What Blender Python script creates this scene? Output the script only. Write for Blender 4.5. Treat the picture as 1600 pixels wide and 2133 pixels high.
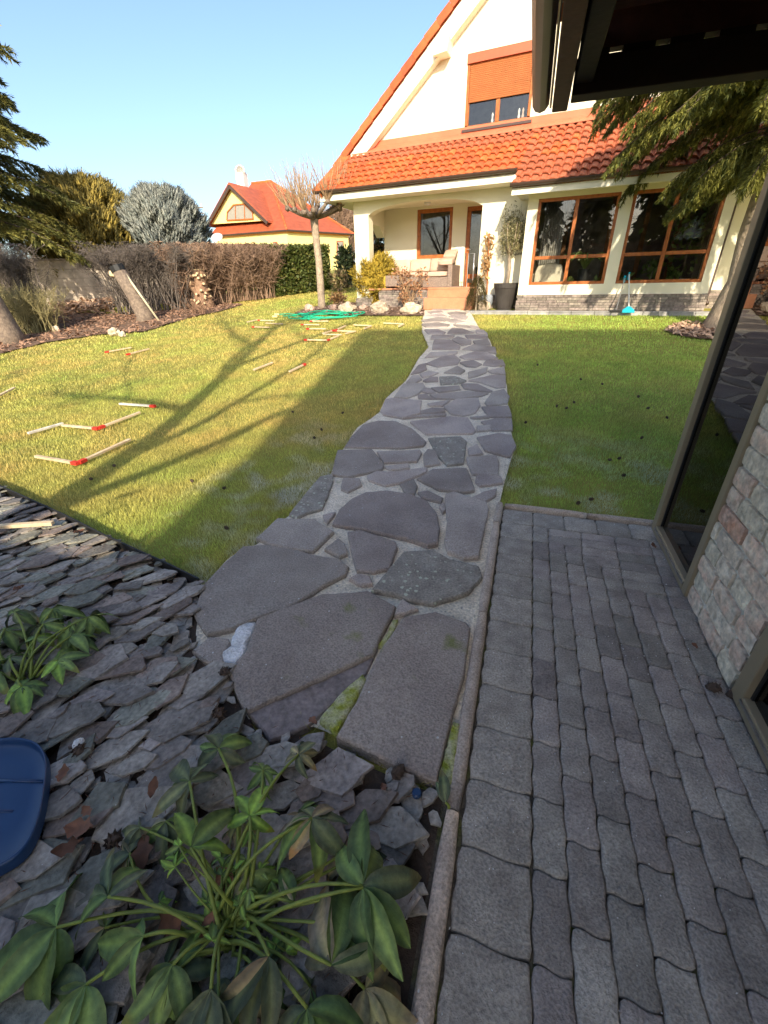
import bpy, bmesh, math, random
import numpy as np
from mathutils import Vector, Matrix, Quaternion, noise as mnoise

# ------------------------------------------------------------------ camera, sky, sun, exposure
scn = bpy.context.scene
for o in list(bpy.data.objects): bpy.data.objects.remove(o)
COL = scn.collection
R_ = math.radians
PITCH, YAW, ROLL, FPX, EYE = R_(28.3), R_(17.8), R_(1.2), 880.0, 1.55
_f0 = Vector((-math.sin(YAW), math.cos(YAW), 0)); CF = _f0*math.cos(PITCH) - Vector((0, 0, math.sin(PITCH)))
_r0 = Vector((math.cos(YAW), math.sin(YAW), 0)); _u0 = _r0.cross(CF)
CR = _r0*math.cos(ROLL) - _u0*math.sin(ROLL); CU = _u0*math.cos(ROLL) + _r0*math.sin(ROLL)
CC = Vector((0, 0, EYE))
cam = bpy.data.cameras.new('camera'); cam_o = bpy.data.objects.new('camera', cam); COL.objects.link(cam_o)
cam.sensor_fit = 'HORIZONTAL'; cam.sensor_width = 36; cam.lens = FPX/1600*36; cam.clip_start = .02; cam.clip_end = 900
cam_o.matrix_world = Matrix(((CR.x, CU.x, -CF.x, 0), (CR.y, CU.y, -CF.y, 0), (CR.z, CU.z, -CF.z, EYE), (0, 0, 0, 1)))
scn.camera = cam_o
scn.render.resolution_x, scn.render.resolution_y = 768, 1024

SUN_AZ, SUN_EL = R_(14.5), R_(27)                        # shadows run 14.5 degrees left of the paving joints
SUN_RAY = Vector((-math.sin(SUN_AZ)*math.cos(SUN_EL), math.cos(SUN_AZ)*math.cos(SUN_EL), -math.sin(SUN_EL)))
sun = bpy.data.lights.new('sun', 'SUN'); sun.energy = 3.05; sun.angle = R_(.55); sun.color = (1, .87, .68)
sun_o = bpy.data.objects.new('sun', sun); COL.objects.link(sun_o)
sun_o.rotation_euler = SUN_RAY.to_track_quat('-Z', 'Y').to_euler(); sun_o.location = (3, -12, 20)
wd = bpy.data.worlds.new('World'); scn.world = wd; wd.use_nodes = True
wn = wd.node_tree; wn.nodes.clear()
sky = wn.nodes.new('ShaderNodeTexSky'); sky.sky_type = 'NISHITA'; sky.sun_disc = False
sky.sun_elevation = SUN_EL; sky.sun_rotation = math.atan2(-SUN_RAY.x, -SUN_RAY.y)
sky.air_density = 1.0; sky.dust_density = 2.5; sky.ozone_density = 2.5; sky.altitude = 50
bg = wn.nodes.new('ShaderNodeBackground'); bg.inputs[1].default_value = .125
wo = wn.nodes.new('ShaderNodeOutputWorld'); wn.links.new(sky.outputs[0], bg.inputs[0]); wn.links.new(bg.outputs[0], wo.inputs[0])
scn.view_settings.view_transform = 'Standard'; scn.view_settings.look = 'None'
scn.view_settings.gamma = 1; scn.view_settings.use_curve_mapping = False
scn.view_settings.exposure = 1.25
scn.cycles.use_adaptive_sampling = True; scn.cycles.adaptive_threshold = .02
scn.cycles.max_bounces = 5; scn.cycles.diffuse_bounces = 3; scn.cycles.glossy_bounces = 3; scn.cycles.transparent_max_bounces = 10

# ------------------------------------------------------------------ ground shape and pixel helpers
HY = R_(6.7)
HN = Vector((math.sin(HY), math.cos(HY), 0)); HS = Vector((math.cos(HY), -math.sin(HY), 0))
SLOPE, D0 = .1, 3.37
def gz(x, y):
    t = x*HN.x + y*HN.y - D0
    if t <= -.5: return 0.
    if t < .5: return SLOPE*(t + .5)**2/2
    return SLOPE*min(t, 25)
def gz_np(x, y):
    t = x*HN.x + y*HN.y - D0
    return np.where(t <= -.5, 0, np.where(t < .5, SLOPE*(t + .5)**2/2, SLOPE*np.minimum(t, 25)))
def ray(px, py): return CF + CR*((px - 800)/FPX) + CU*((1066.5 - py)/FPX)
def Pz(px, py, z):                                          # photo pixel -> point on a level plane
    r = ray(px, py); return CC + r*((z - EYE)/r.z)
def Pd(px, py, d):                                          # photo pixel -> point on a plane parallel to the facade
    r = ray(px, py); return CC + r*((d - CC.dot(HN))/r.dot(HN))
def G(px, py, dz=0):                                        # photo pixel -> point on the ground
    r = ray(px, py); a, b = .2, .3
    while b < 80:
        q = CC + r*b
        if q.z < gz(q.x, q.y): break
        a, b = b, b*1.04
    for _ in range(30):
        m = (a + b)/2; q = CC + r*m
        if q.z < gz(q.x, q.y): b = m
        else: a = m
    q = CC + r*b; q.z = gz(q.x, q.y) + dz; return q
def HP(s, d, z): return HS*s + HN*d + Vector((0, 0, z))
MH = Matrix(((HS.x, HN.x, 0, 0), (HS.y, HN.y, 0, 0), (0, 0, 1, 0), (0, 0, 0, 1)))

# ------------------------------------------------------------------ mesh builder
rng = random.Random(7); nrg = np.random.default_rng(7)
class MB:
    def __init__(s, T=None): s.v = []; s.f = []; s.T = T; s.uvs = None
    def add(s, vs, fs):
        n = len(s.v)
        s.v += [tuple(s.T @ Vector(v)) if s.T else tuple(v) for v in vs]
        s.f += [tuple(i + n for i in f) for f in fs]; return s
    def box(s, a, b):
        x0, y0, z0 = a; x1, y1, z1 = b
        return s.add([(x0,y0,z0),(x1,y0,z0),(x1,y1,z0),(x0,y1,z0),(x0,y0,z1),(x1,y0,z1),(x1,y1,z1),(x0,y1,z1)],
                     [(3,2,1,0),(4,5,6,7),(0,1,5,4),(1,2,6,5),(2,3,7,6),(3,0,4,7)])
    def beam(s, a, b, w, h, up=(0, 0, 1)):                 # rectangular bar between two points
        a, b = Vector(a), Vector(b); d = (b - a).normalized(); u = Vector(up)
        if abs(d.dot(u)) > .98: u = Vector((0, 1, 0))
        r = d.cross(u).normalized()*w/2; u = r.cross(d).normalized()*h/2
        vs = [a - r - u, a + r - u, a + r + u, a - r + u, b - r - u, b + r - u, b + r + u, b - r + u]
        return s.add(vs, [(0,1,2,3),(7,6,5,4),(4,5,1,0),(5,6,2,1),(6,7,3,2),(7,4,0,3)])
    def tube(s, pts, rad, n=6, cap=True):
        pts = [Vector(p) for p in pts]; m = len(pts)
        if not hasattr(rad, '__len__'): rad = [rad]*m
        vs = []; ref = Vector((.31, .17, .93))
        for i, p in enumerate(pts):
            d = (pts[min(i+1, m-1)] - pts[max(i-1, 0)])
            d = d.normalized() if d.length > 1e-9 else Vector((0, 0, 1))
            x = d.cross(ref)
            if x.length < .1: x = d.cross(Vector((1, 0, 0)))
            x.normalize(); y = d.cross(x)
            for k in range(n):
                a = 2*math.pi*k/n; vs.append(p + (x*math.cos(a) + y*math.sin(a))*rad[i])
        fs = [(i*n+k, i*n+(k+1) % n, (i+1)*n+(k+1) % n, (i+1)*n+k) for i in range(m-1) for k in range(n)]
        if cap: fs += [tuple(range(n-1, -1, -1)), tuple((m-1)*n+k for k in range(n))]
        return s.add(vs, fs)
    def lathe(s, prof, n=16, c=(0, 0, 0)):
        vs = [(c[0]+r*math.cos(2*math.pi*k/n), c[1]+r*math.sin(2*math.pi*k/n), c[2]+z) for r, z in prof for k in range(n)]
        fs = [(i*n+k, i*n+(k+1) % n, (i+1)*n+(k+1) % n, (i+1)*n+k) for i in range(len(prof)-1) for k in range(n)]
        fs += [tuple(range(n-1, -1, -1)), tuple((len(prof)-1)*n+k for k in range(n))]
        return s.add(vs, fs)
    def prism(s, poly, off):                               # polygon (3D) extruded by a vector
        n = len(poly); off = Vector(off); p = [Vector(q) for q in poly]
        return s.add(p + [q + off for q in p], [tuple(range(n-1, -1, -1)), tuple(range(n, 2*n))] +
                     [(i, (i+1) % n, n+(i+1) % n, n+i) for i in range(n)])
    def blob(s, c, r, sub=2, amp=.25, fr=1.5, seed=0, flat=0):
        bm = bmesh.new(); bmesh.ops.create_icosphere(bm, subdivisions=sub, radius=1)
        r = Vector(r) if hasattr(r, '__len__') else Vector((r, r, r)); vs = []
        for v in bm.verts:
            k = 1 + amp*mnoise.noise(v.co*fr + Vector((seed*7.3, seed*3.1, seed)))+ amp*.5*mnoise.noise(v.co*fr*2.7 + Vector((seed, 5, seed*2)))
            q = v.co*k
            if flat and q.z < -flat: q.z = -flat
            vs.append(Vector(c) + Vector((q.x*r.x, q.y*r.y, q.z*r.z)))
        fs = [tuple(l.index for l in f.verts) for f in bm.faces]; bm.free()
        return s.add(vs, fs)
    def mesh(s, name, smooth=False):
        me = bpy.data.meshes.new(name); me.from_pydata([tuple(v) for v in s.v], [], s.f); me.update()
        if smooth: me.polygons.foreach_set('use_smooth', [True]*len(me.polygons))
        return me
    def build(s, name, mat, parent=None, smooth=False, bevel=0, bseg=2):
        me = s.mesh(name, smooth); return place(name, me, mat, parent, bevel=bevel, bseg=bseg)
def place(name, me, mat, parent=None, M=None, bevel=0, bseg=2):
    o = bpy.data.objects.new(name, me); COL.objects.link(o)
    if mat is not None and not me.materials: me.materials.append(MAT[mat] if isinstance(mat, str) else mat)
    if M is not None: o.matrix_basis = M
    if parent is not None:
        o.parent = parent; o.matrix_parent_inverse = WM.get(parent.name, Matrix.Identity(4)).inverted()
    WM[o.name] = M.copy() if M is not None else Matrix.Identity(4)
    if bevel:
        b = o.modifiers.new('bevel', 'BEVEL'); b.width = bevel; b.segments = bseg; b.limit_method = 'ANGLE'; b.angle_limit = R_(40)
    return o
WM = {}
def tag(o, label, cat, group=None):
    o['label'] = label; o['category'] = cat
    if group: o['group'] = group
    return o
def thing(name, label, cat, loc=(0, 0, 0), group=None):
    o = bpy.data.objects.new(name, None); COL.objects.link(o); o.location = loc; o.empty_display_size = .1
    WM[o.name] = Matrix.Translation(Vector(loc)); return tag(o, label, cat, group)
def struct(o): o['kind'] = 'structure'; return o
def stuff(o): o['kind'] = 'stuff'; return o
def np_mesh(name, V, Fc, mat, parent=None, col=None, smooth=False):
    """fast mesh from numpy arrays; Fc has 3 or 4 columns; col = per-vertex colour"""
    me = bpy.data.meshes.new(name); n, k = Fc.shape
    me.vertices.add(len(V)); me.vertices.foreach_set('co', np.asarray(V, np.float32).ravel())
    me.loops.add(n*k); me.loops.foreach_set('vertex_index', Fc.astype(np.int32).ravel())
    me.polygons.add(n); me.polygons.foreach_set('loop_start', np.arange(0, n*k, k, dtype=np.int32))
    if smooth: me.polygons.foreach_set('use_smooth', np.ones(n, bool))
    me.update(calc_edges=True)
    if col is not None:
        a = me.color_attributes.new('tint', 'FLOAT_COLOR', 'POINT')
        a.data.foreach_set('color', np.c_[col, np.ones(len(col))].astype(np.float32).ravel())
    return place(name, me, mat, parent)
def pip(px, py, poly):
    inside = np.zeros(len(px), bool); n = len(poly)
    for i in range(n):
        x0, y0 = poly[i][0], poly[i][1]; x1, y1 = poly[(i+1) % n][0], poly[(i+1) % n][1]
        c = ((y0 > py) != (y1 > py)) & (px < (x1 - x0)*(py - y0)/((y1 - y0) if y1 != y0 else 1e-9) + x0)
        inside ^= c
    return inside

# ------------------------------------------------------------------ materials
MAT = {}
def M(name, c, rough=.8, c2=None, scale=6, var=.25, bump=.15, bscale=60, rnd=.0, spec=.3, detail=6, metal=0, attr=False, trans=0, hue=0, fine=.12, thr=(.35, .65)):
    m = bpy.data.materials.new(name); m.use_nodes = True; t = m.node_tree; N = t.nodes; L = t.links; N.clear()
    out = N.new('ShaderNodeOutputMaterial'); b = N.new('ShaderNodeBsdfPrincipled'); L.new(b.outputs[0], out.inputs[0])
    geo = N.new('ShaderNodeNewGeometry'); no = N.new('ShaderNodeTexNoise'); no.inputs['Scale'].default_value = scale; no.inputs['Detail'].default_value = detail
    L.new(geo.outputs['Position'], no.inputs['Vector'])
    rp = N.new('ShaderNodeMapRange'); rp.inputs[1].default_value, rp.inputs[2].default_value = thr
    L.new(no.outputs[0], rp.inputs[0])
    mx = N.new('ShaderNodeMix'); mx.data_type = 'RGBA'; L.new(rp.outputs[0], mx.inputs[0])
    if c2 is None:
        c2 = tuple(min(1, x*(1 + var)) for x in c); ca = tuple(x*(1 - var) for x in c)
    else: ca = c
    mx.inputs[6].default_value = (*ca, 1); mx.inputs[7].default_value = (*c2, 1); colr = mx.outputs[2]
    if attr:
        at = N.new('ShaderNodeAttribute'); at.attribute_name = 'tint'
        mu = N.new('ShaderNodeMix'); mu.data_type = 'RGBA'; mu.blend_type = 'MULTIPLY'; mu.inputs[0].default_value = 1
        L.new(colr, mu.inputs[6]); L.new(at.outputs['Color'], mu.inputs[7]); colr = mu.outputs[2]
    fn = N.new('ShaderNodeTexNoise'); fn.inputs['Scale'].default_value = bscale; fn.inputs['Detail'].default_value = 4
    L.new(geo.outputs['Position'], fn.inputs['Vector'])
    hs = N.new('ShaderNodeHueSaturation'); L.new(colr, hs.inputs['Color'])
    va = N.new('ShaderNodeMapRange'); va.inputs[1].default_value, va.inputs[2].default_value = .25, .75
    va.inputs[3].default_value, va.inputs[4].default_value = 1 - fine, 1 + fine; L.new(fn.outputs[0], va.inputs[0])
    val = va.outputs[0]
    if rnd:
        oi = N.new('ShaderNodeObjectInfo'); vr = N.new('ShaderNodeMapRange'); vr.inputs[3].default_value, vr.inputs[4].default_value = 1 - rnd, 1 + rnd
        L.new(oi.outputs['Random'], vr.inputs[0]); mm = N.new('ShaderNodeMath'); mm.operation = 'MULTIPLY'
        L.new(vr.outputs[0], mm.inputs[0]); L.new(val, mm.inputs[1]); val = mm.outputs[0]
        if hue:
            w = N.new('ShaderNodeTexWhiteNoise'); w.noise_dimensions = '1D'; L.new(oi.outputs['Random'], w.inputs['W'])
            h2 = N.new('ShaderNodeMapRange'); h2.inputs[3].default_value, h2.inputs[4].default_value = .5 - hue, .5 + hue
            L.new(w.outputs[0], h2.inputs[0]); L.new(h2.outputs[0], hs.inputs['Hue'])
    L.new(val, hs.inputs['Value']); L.new(hs.outputs[0], b.inputs['Base Color'])
    b.inputs['Roughness'].default_value = rough; b.inputs['Specular IOR Level'].default_value = spec; b.inputs['Metallic'].default_value = metal
    if bump:
        bp = N.new('ShaderNodeBump'); bp.inputs['Strength'].default_value = bump; bp.inputs['Distance'].default_value = .02
        L.new(fn.outputs[0], bp.inputs['Height']); L.new(bp.outputs[0], b.inputs['Normal'])
    if trans:
        tr = N.new('ShaderNodeBsdfTranslucent'); L.new(hs.outputs[0], tr.inputs[0]); ms = N.new('ShaderNodeMixShader'); ms.inputs[0].default_value = trans
        L.new(b.outputs[0], ms.inputs[1]); L.new(tr.outputs[0], ms.inputs[2]); L.new(ms.outputs[0], out.inputs[0])
    m['bsdf'] = b.name; MAT[name] = m; return m
def glass(name, tint, ior=1.5):
    m = bpy.data.materials.new(name); m.use_nodes = True; t = m.node_tree; N = t.nodes; L = t.links; N.clear()
    out = N.new('ShaderNodeOutputMaterial'); tr = N.new('ShaderNodeBsdfTransparent'); tr.inputs[0].default_value = (*tint, 1)
    gl = N.new('ShaderNodeBsdfGlossy'); gl.inputs['Roughness'].default_value = .01; fr = N.new('ShaderNodeFresnel'); fr.inputs[0].default_value = ior
    mx = N.new('ShaderNodeMixShader'); L.new(fr.outputs[0], mx.inputs[0]); L.new(tr.outputs[0], mx.inputs[1]); L.new(gl.outputs[0], mx.inputs[2])
    L.new(mx.outputs[0], out.inputs[0]); MAT[name] = m; return m
def stone_mat(name, c, c2, lichen=0, moss=0, rnd=.2, scale=5, spotc=(.5, .5, .42), rough=.85, bump=.35, bscale=45, fleck=.0, hue=.0, relief=11):
    """stone with patchy tone, grain, optional pale lichen spots and moss"""
    m = M(name, c, rough, c2, scale=scale, bump=bump, bscale=bscale, rnd=rnd, fine=.38, hue=hue)
    t = m.node_tree; N = t.nodes; L = t.links; b = N[m['bsdf']]; src = b.inputs['Base Color'].links[0].from_socket
    geo = N.new('ShaderNodeNewGeometry')
    def spots(src, sc, thr, colr, soft=.04, rag=.5, pick=.35):
        thr += rag*.5
        v = N.new('ShaderNodeTexVoronoi'); v.inputs['Scale'].default_value = sc; L.new(geo.outputs['Position'], v.inputs['Vector'])
        n = N.new('ShaderNodeTexNoise'); n.inputs['Scale'].default_value = sc*2.5; L.new(geo.outputs['Position'], n.inputs['Vector'])
        a = N.new('ShaderNodeMath'); a.operation = 'MULTIPLY_ADD'; a.inputs[1].default_value = rag; L.new(n.outputs[0], a.inputs[0]); L.new(v.outputs['Distance'], a.inputs[2])
        sep = N.new('ShaderNodeSeparateColor'); L.new(v.outputs['Color'], sep.inputs[0])
        a2 = N.new('ShaderNodeMath'); a2.operation = 'MULTIPLY_ADD'; a2.inputs[1].default_value = pick; L.new(sep.outputs[0], a2.inputs[0]); L.new(a.outputs[0], a2.inputs[2])
        r = N.new('ShaderNodeMapRange'); r.inputs[1].default_value, r.inputs[2].default_value = thr, thr + soft; r.inputs[3].default_value, r.inputs[4].default_value = 1, 0
        L.new(a2.outputs[0], r.inputs[0]); mx = N.new('ShaderNodeMix'); mx.data_type = 'RGBA'; L.new(r.outputs[0], mx.inputs[0]); L.new(src, mx.inputs[6]); mx.inputs[7].default_value = (*colr, 1)
        return mx.outputs[2]
    rn = N.new('ShaderNodeTexNoise'); rn.inputs['Scale'].default_value = relief; rn.inputs['Detail'].default_value = 9; rn.inputs['Roughness'].default_value = .62; L.new(geo.outputs['Position'], rn.inputs['Vector'])
    b2 = N.new('ShaderNodeBump'); b2.inputs['Strength'].default_value = .55; b2.inputs['Distance'].default_value = .035; L.new(rn.outputs[0], b2.inputs['Height']); b1 = b.inputs['Normal'].links[0].from_node; L.new(b2.outputs[0], b1.inputs['Normal'])
    if lichen: src = spots(src, 26, lichen, spotc)
    if fleck: src = spots(src, 38, fleck, (.62, .62, .6), rag=.25, pick=1.6)
    if moss:
        n = N.new('ShaderNodeTexNoise'); n.inputs['Scale'].default_value = 4.5; n.inputs['Detail'].default_value = 8; L.new(geo.outputs['Position'], n.inputs['Vector'])
        r = N.new('ShaderNodeMapRange'); r.inputs[1].default_value, r.inputs[2].default_value = moss, moss + .12; L.new(n.outputs[0], r.inputs[0])
        mx = N.new('ShaderNodeMix'); mx.data_type = 'RGBA'; L.new(r.outputs[0], mx.inputs[0]); L.new(src, mx.inputs[6]); mx.inputs[7].default_value = (.16, .19, .03, 1); src = mx.outputs[2]
    L.new(src, b.inputs['Base Color']); return m
M('lawn', (.36, .31, .08), c2=(.27, .28, .065), scale=2.2, bump=.6, bscale=180, fine=.35, rough=.95, spec=.1)
M('grass', (.85, .85, .85), c2=(1.12, 1.1, 1.05), scale=3, bump=0, attr=True, trans=.3, rough=.7, spec=.15)
M('soil', (.075, .055, .042), bump=.6, bscale=60, rough=.95, spec=.1)
M('mulch', (.20, .125, .08), c2=(.125, .078, .052), scale=9, bump=.7, bscale=60, rough=.95, fine=.4)
M('chip', (.33, .195, .125), rnd=.45, bump=.2, rough=.9)
M('chip_pale', (.5, .33, .22), rnd=.35, bump=.2, rough=.9)
stone_mat('mortar', (.88, .79, .64), (.70, .61, .47), moss=.66, scale=7, bump=.9, bscale=70, lichen=.16, spotc=(.35, .33, .28))
M('mortar_white', (.82, .82, .80), bump=.9, bscale=90, fine=.25)
M('moss', (.34, .37, .04), c2=(.62, .60, .38), scale=22, bump=.8, bscale=110, fine=.35)
stone_mat('flag', (.30, .252, .222), (.44, .378, .332), rnd=.22, fleck=.17, scale=2.2, hue=.012, bscale=110, bump=.5)
stone_mat('flag_dark', (.23, .205, .175), (.33, .30, .255), rnd=.1, lichen=.30, spotc=(.52, .54, .42), scale=9, bscale=90, bump=.5)
stone_mat('flag_moss', (.285, .235, .205), (.40, .34, .29), rnd=.1, moss=.60, fleck=.18, scale=2.6, bscale=110, bump=.5)
stone_mat('flag_purple', (.20, .165, .155), (.27, .225, .21), rnd=.1, scale=5)
stone_mat('slate', (.205, .180, .158), (.34, .30, .262), rnd=.38, scale=7, bscale=55, bump=.45, fleck=.12, hue=.02)
stone_mat('slate_green', (.175, .172, .14), (.285, .275, .22), rnd=.3, scale=7, bscale=55, bump=.45, fleck=.12)
stone_mat('slate_warm', (.20, .155, .13), (.30, .24, .20), rnd=.25, scale=8, bscale=55, bump=.45)
stone_mat('paver', (.27, .24, .215), (.39, .35, .31), rnd=.24, scale=9, bscale=140, bump=.5, fleck=.10, hue=.02)
stone_mat('paver_big', (.29, .26, .222), (.42, .38, .325), rnd=.12, scale=10, bscale=120, bump=.5, fleck=.10)
stone_mat('edging', (.44, .355, .285), (.55, .45, .365), rnd=.08, scale=12, bscale=120, bump=.4, fleck=.13)
M('joint', (.10, .085, .065), c2=(.11, .12, .035), thr=(.5, .62), scale=5, bump=.6, bscale=90, fine=.5)
M('slab', (.34, .33, .31), rnd=.1, scale=4, bump=.3)
M('boulder', (.62, .52, .38), c2=(.42, .32, .22), scale=8, rnd=.15, bump=.8, bscale=25)
M('rubble', (.42, .29, .22), rnd=.3, bump=.6, bscale=30)
M('plaster', (.84, .79, .60), c2=(.80, .74, .55), scale=1.2, bump=.12, bscale=220, fine=.03, rough=.9, spec=.15)
M('trim', (.86, .82, .66), var=.02, bump=.03, fine=.02, rough=.8)
M('flash', (.62, .17, .085), var=.08, scale=3, bump=.05, fine=.05, rough=.6)
M('tile', (.55, .125, .038), var=.14, rnd=.2, scale=5, bump=.15, bscale=80, fine=.08, rough=.65, hue=.006)
stone_mat('tile_old', (.50, .125, .05), (.40, .12, .06), rnd=.16, lichen=.2, spotc=(.55, .45, .3), rough=.8, bump=.2, scale=12)
M('branch_dark', (.07, .05, .038), bump=0)
M('gutter', (.065, .038, .027), var=.08, rough=.4, bump=0, spec=.5)
M('wood_frame', (.42, .135, .028), c2=(.30, .085, .018), scale=14, rough=.45, bump=.08, spec=.4, fine=.08)
M('shutter', (.36, .125, .042), var=.06, rough=.5, bump=.02, fine=.04)
M('shutter_box', (.42, .115, .055), var=.05, rough=.5, bump=.02, fine=.03)
M('brick_grey', (.27, .225, .185), rnd=.3, scale=18, bump=.4, hue=.02)
M('brick_joint', (.24, .22, .19), bump=.4)
M('terracotta', (.52, .23, .12), var=.08, rnd=.05, bump=.1, rough=.7)
M('interior', (.16, .13, .10), bump=.05)
M('interior_wood', (.2, .09, .035), scale=12, bump=.05)
M('curtain', (.28, .26, .22), bump=0, var=.05)
M('cream_leather', (.66, .60, .46), var=.05, bump=.1, rough=.5)
M('white', (.75, .74, .70), var=.05, bump=.03)
M('rattan', (.25, .19, .15), scale=40, bump=.5, bscale=90, var=.3)
M('cushion', (.55, .41, .31), var=.06, bump=.1, rnd=.1)
M('pot', (.055, .048, .042), var=.1, bump=.1, rough=.5)
M('pot_blue', (.30, .33, .37), var=.1, bump=.05, rough=.4)
M('steel', (.62, .62, .62), metal=.8, rough=.3, bump=0)
M('black', (.02, .02, .02), var=.1, rough=.5, bump=.05)
M('bronze', (.27, .215, .135), var=.03, rough=.42, bump=.0, spec=.5, fine=.02)
M('alu', (.3, .28, .25), metal=.6, rough=.35, bump=0)
M('dark_wood', (.026, .009, .005), c2=(.018, .007, .004), scale=9, rough=.7, bump=.1, bscale=30)
M('red_wood', (.10, .028, .016), c2=(.075, .02, .012), scale=9, rough=.6, bump=.1, bscale=30)
stone_mat('brick_cream', (.80, .69, .53), (.66, .56, .43), rnd=.14, scale=14, bump=.7, bscale=35, hue=.01)
stone_mat('brick_red', (.60, .32, .21), (.60, .42, .32), rnd=.12, scale=12, bump=.7, bscale=35)
stone_mat('brick_pink', (.74, .52, .39), (.74, .63, .49), rnd=.1, scale=12, bump=.7, bscale=35)
M('brick_mortar', (.72, .67, .57), bump=.7, bscale=60)
M('wall_block', (.42, .355, .28), rnd=.07, scale=3, bump=.25, bscale=70)
M('wall_cap', (.2, .16, .12), rnd=.1, bump=.2)
M('bark', (.26, .20, .145), c2=(.15, .115, .09), scale=14, bump=.8, bscale=30, rough=.95)
M('bark_pale', (.43, .34, .24), c2=(.28, .22, .16), scale=10, bump=.8, bscale=28, rough=.95)
M('bark_stump', (.33, .2, .12), c2=(.2, .12, .075), scale=12, bump=.8, bscale=26)
M('cut_wood', (.60, .46, .27), var=.15, bump=.15)
M('twig', (.19, .15, .125), var=.25, bump=0, rough=.9)
M('twig_brown', (.36, .235, .155), c2=(.25, .165, .115), scale=2.5, bump=0, rough=.9)
M('twig_tan', (.42, .28, .16), var=.2, bump=0)
M('twig_yellow', (.30, .26, .12), var=.25, bump=0)
M('hedge_grey', (.15, .125, .105), var=.3, bump=0, rough=.9)
M('needle', (.85, .85, .85), c2=(1.12, 1.1, 1.05), scale=1.4, bump=0, attr=True, trans=.12, rough=.6, spec=.25)
M('leafy', (.85, .85, .85), c2=(1.12, 1.12, 1.05), scale=2, bump=0, attr=True, trans=.2, rough=.55, spec=.3)
M('stem_green', (.25, .30, .055), c2=(.2, .25, .06), scale=20, bump=.03, rough=.5, trans=.1)
M('blue_plastic', (.012, .045, .125), var=.06, rough=.38, bump=.02, bscale=200, spec=.5, fine=.03)
M('lath', (.58, .43, .25), c2=(.68, .54, .35), scale=12, rnd=.12, bump=.15)
M('lath_white', (.68, .62, .52), rnd=.05, bump=.15)
M('red_paint', (.62, .045, .025), var=.08, bump=.05)
M('hose', (.02, .42, .22), var=.05, rough=.45, bump=0)
M('turquoise', (.01, .42, .55), var=.05, rough=.45, bump=0)
M('cone', (.085, .058, .042), rnd=.3, bump=.4)
M('dry_leaf', (.26, .12, .07), c2=(.16, .08, .05), scale=25, rnd=.35, bump=.2, trans=.15)
M('yellow_wall', (.80, .66, .27), var=.03, bump=.05, fine=.02)
M('orange_soffit', (.62, .22, .06), var=.05, bump=0)
M('red_door', (.35, .08, .04), var=.08, bump=0)
M('pole_wood', (.2, .15, .11), bump=.3)
M('pale_pole', (.55, .48, .32), var=.1, bump=.1)
def roof_mat(name, c, n_dir, freq):
    m = M(name, c, .6, var=.12, scale=3, bump=0, fine=.05); t = m.node_tree; N = t.nodes; L = t.links; b = N[m['bsdf']]
    geo = N.new('ShaderNodeNewGeometry'); sp = N.new('ShaderNodeSeparateXYZ'); L.new(geo.outputs['Position'], sp.inputs[0])
    mu = N.new('ShaderNodeMath'); mu.operation = 'MULTIPLY'; mu.inputs[1].default_value = freq; L.new(sp.outputs['Z'], mu.inputs[0])
    fr = N.new('ShaderNodeMath'); fr.operation = 'FRACT'; L.new(mu.outputs[0], fr.inputs[0])
    bp = N.new('ShaderNodeBump'); bp.inputs['Strength'].default_value = 1; bp.inputs['Distance'].default_value = .12; L.new(fr.outputs[0], bp.inputs['Height']); bp.invert = True
    L.new(bp.outputs[0], b.inputs['Normal'])
roof_mat('roof_far', (.46, .11, .045), 0, 4.5)
glass('window_glass', (.95, .96, .95), 1.6)
glass('gazebo_glass', (.10, .095, .07), 1.75)

# ================================================================== GROUND
def grid_sheet(name, xs, ys, dz, mat, amp=0.):
    V = []; F = []
    for y in ys:
        for x in xs: V.append((x, y, gz(x, y) + dz + amp*mnoise.noise(Vector((x*.7, y*.7, 3)))))
    n = len(xs)
    for j in range(len(ys)-1):
        for i in range(n-1): F.append((j*n+i, j*n+i+1, (j+1)*n+i+1, (j+1)*n+i))
    b = MB(); b.v = V; b.f = F; return b.build(name, mat, smooth=True)
fx = [-320, -160, -90, -60, -45, -35] + [x*.8 for x in range(-36, 22)] + [20, 26, 36, 60, 120, 320]
fy = [-300, -120, -50, -25, -14] + [y*.5 for y in range(-16, 66)] + [36, 42, 55, 80, 120, 200, 420]
struct(grid_sheet('lawn', fx, fy, -.034, 'lawn', .010))

def pline(pts, y):                                          # interpolate x on a pixel polyline at image row y
    for (x0, y0), (x1, y1) in zip(pts, pts[1:]):
        if (y0 <= y <= y1) or (y1 <= y <= y0): return x0 + (x1 - x0)*(y - y0)/(y1 - y0) if y1 != y0 else x0
    return pts[0][0] if abs(y - pts[0][1]) < abs(y - pts[-1][1]) else pts[-1][0]
PL = [(884, 645), (880, 665), (879, 690), (893, 722), (872, 745), (847, 790), (803, 828), (790, 858), (742, 890), (716, 932), (690, 985), (650, 1015), (605, 1072), (582, 1082), (538, 1128), (472, 1160), (432, 1215), (411, 1280), (404, 1350), (470, 1400), (520, 1500), (640, 1505), (760, 1552), (905, 1622), (925, 1650)]
PR = [(978, 645), (1000, 685), (1020, 705), (1041, 760), (1056, 800), (1061, 880), (1073, 930), (1062, 965), (1052, 1000), (1040, 1050), (1020, 1180), (985, 1400), (935, 1650)]
ys_ = [645 + (1650 - 645)*(i/90)**1.6 for i in range(91)]
pb = MB()
for y in ys_:
    a, b_ = pline(PL, y), pline(PR, y)
    for k in range(9):
        q = G(a + (b_ - a)*k/8, y); q.z += -.012 + .006*mnoise.noise(q*9); pb.v.append(tuple(q))
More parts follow.
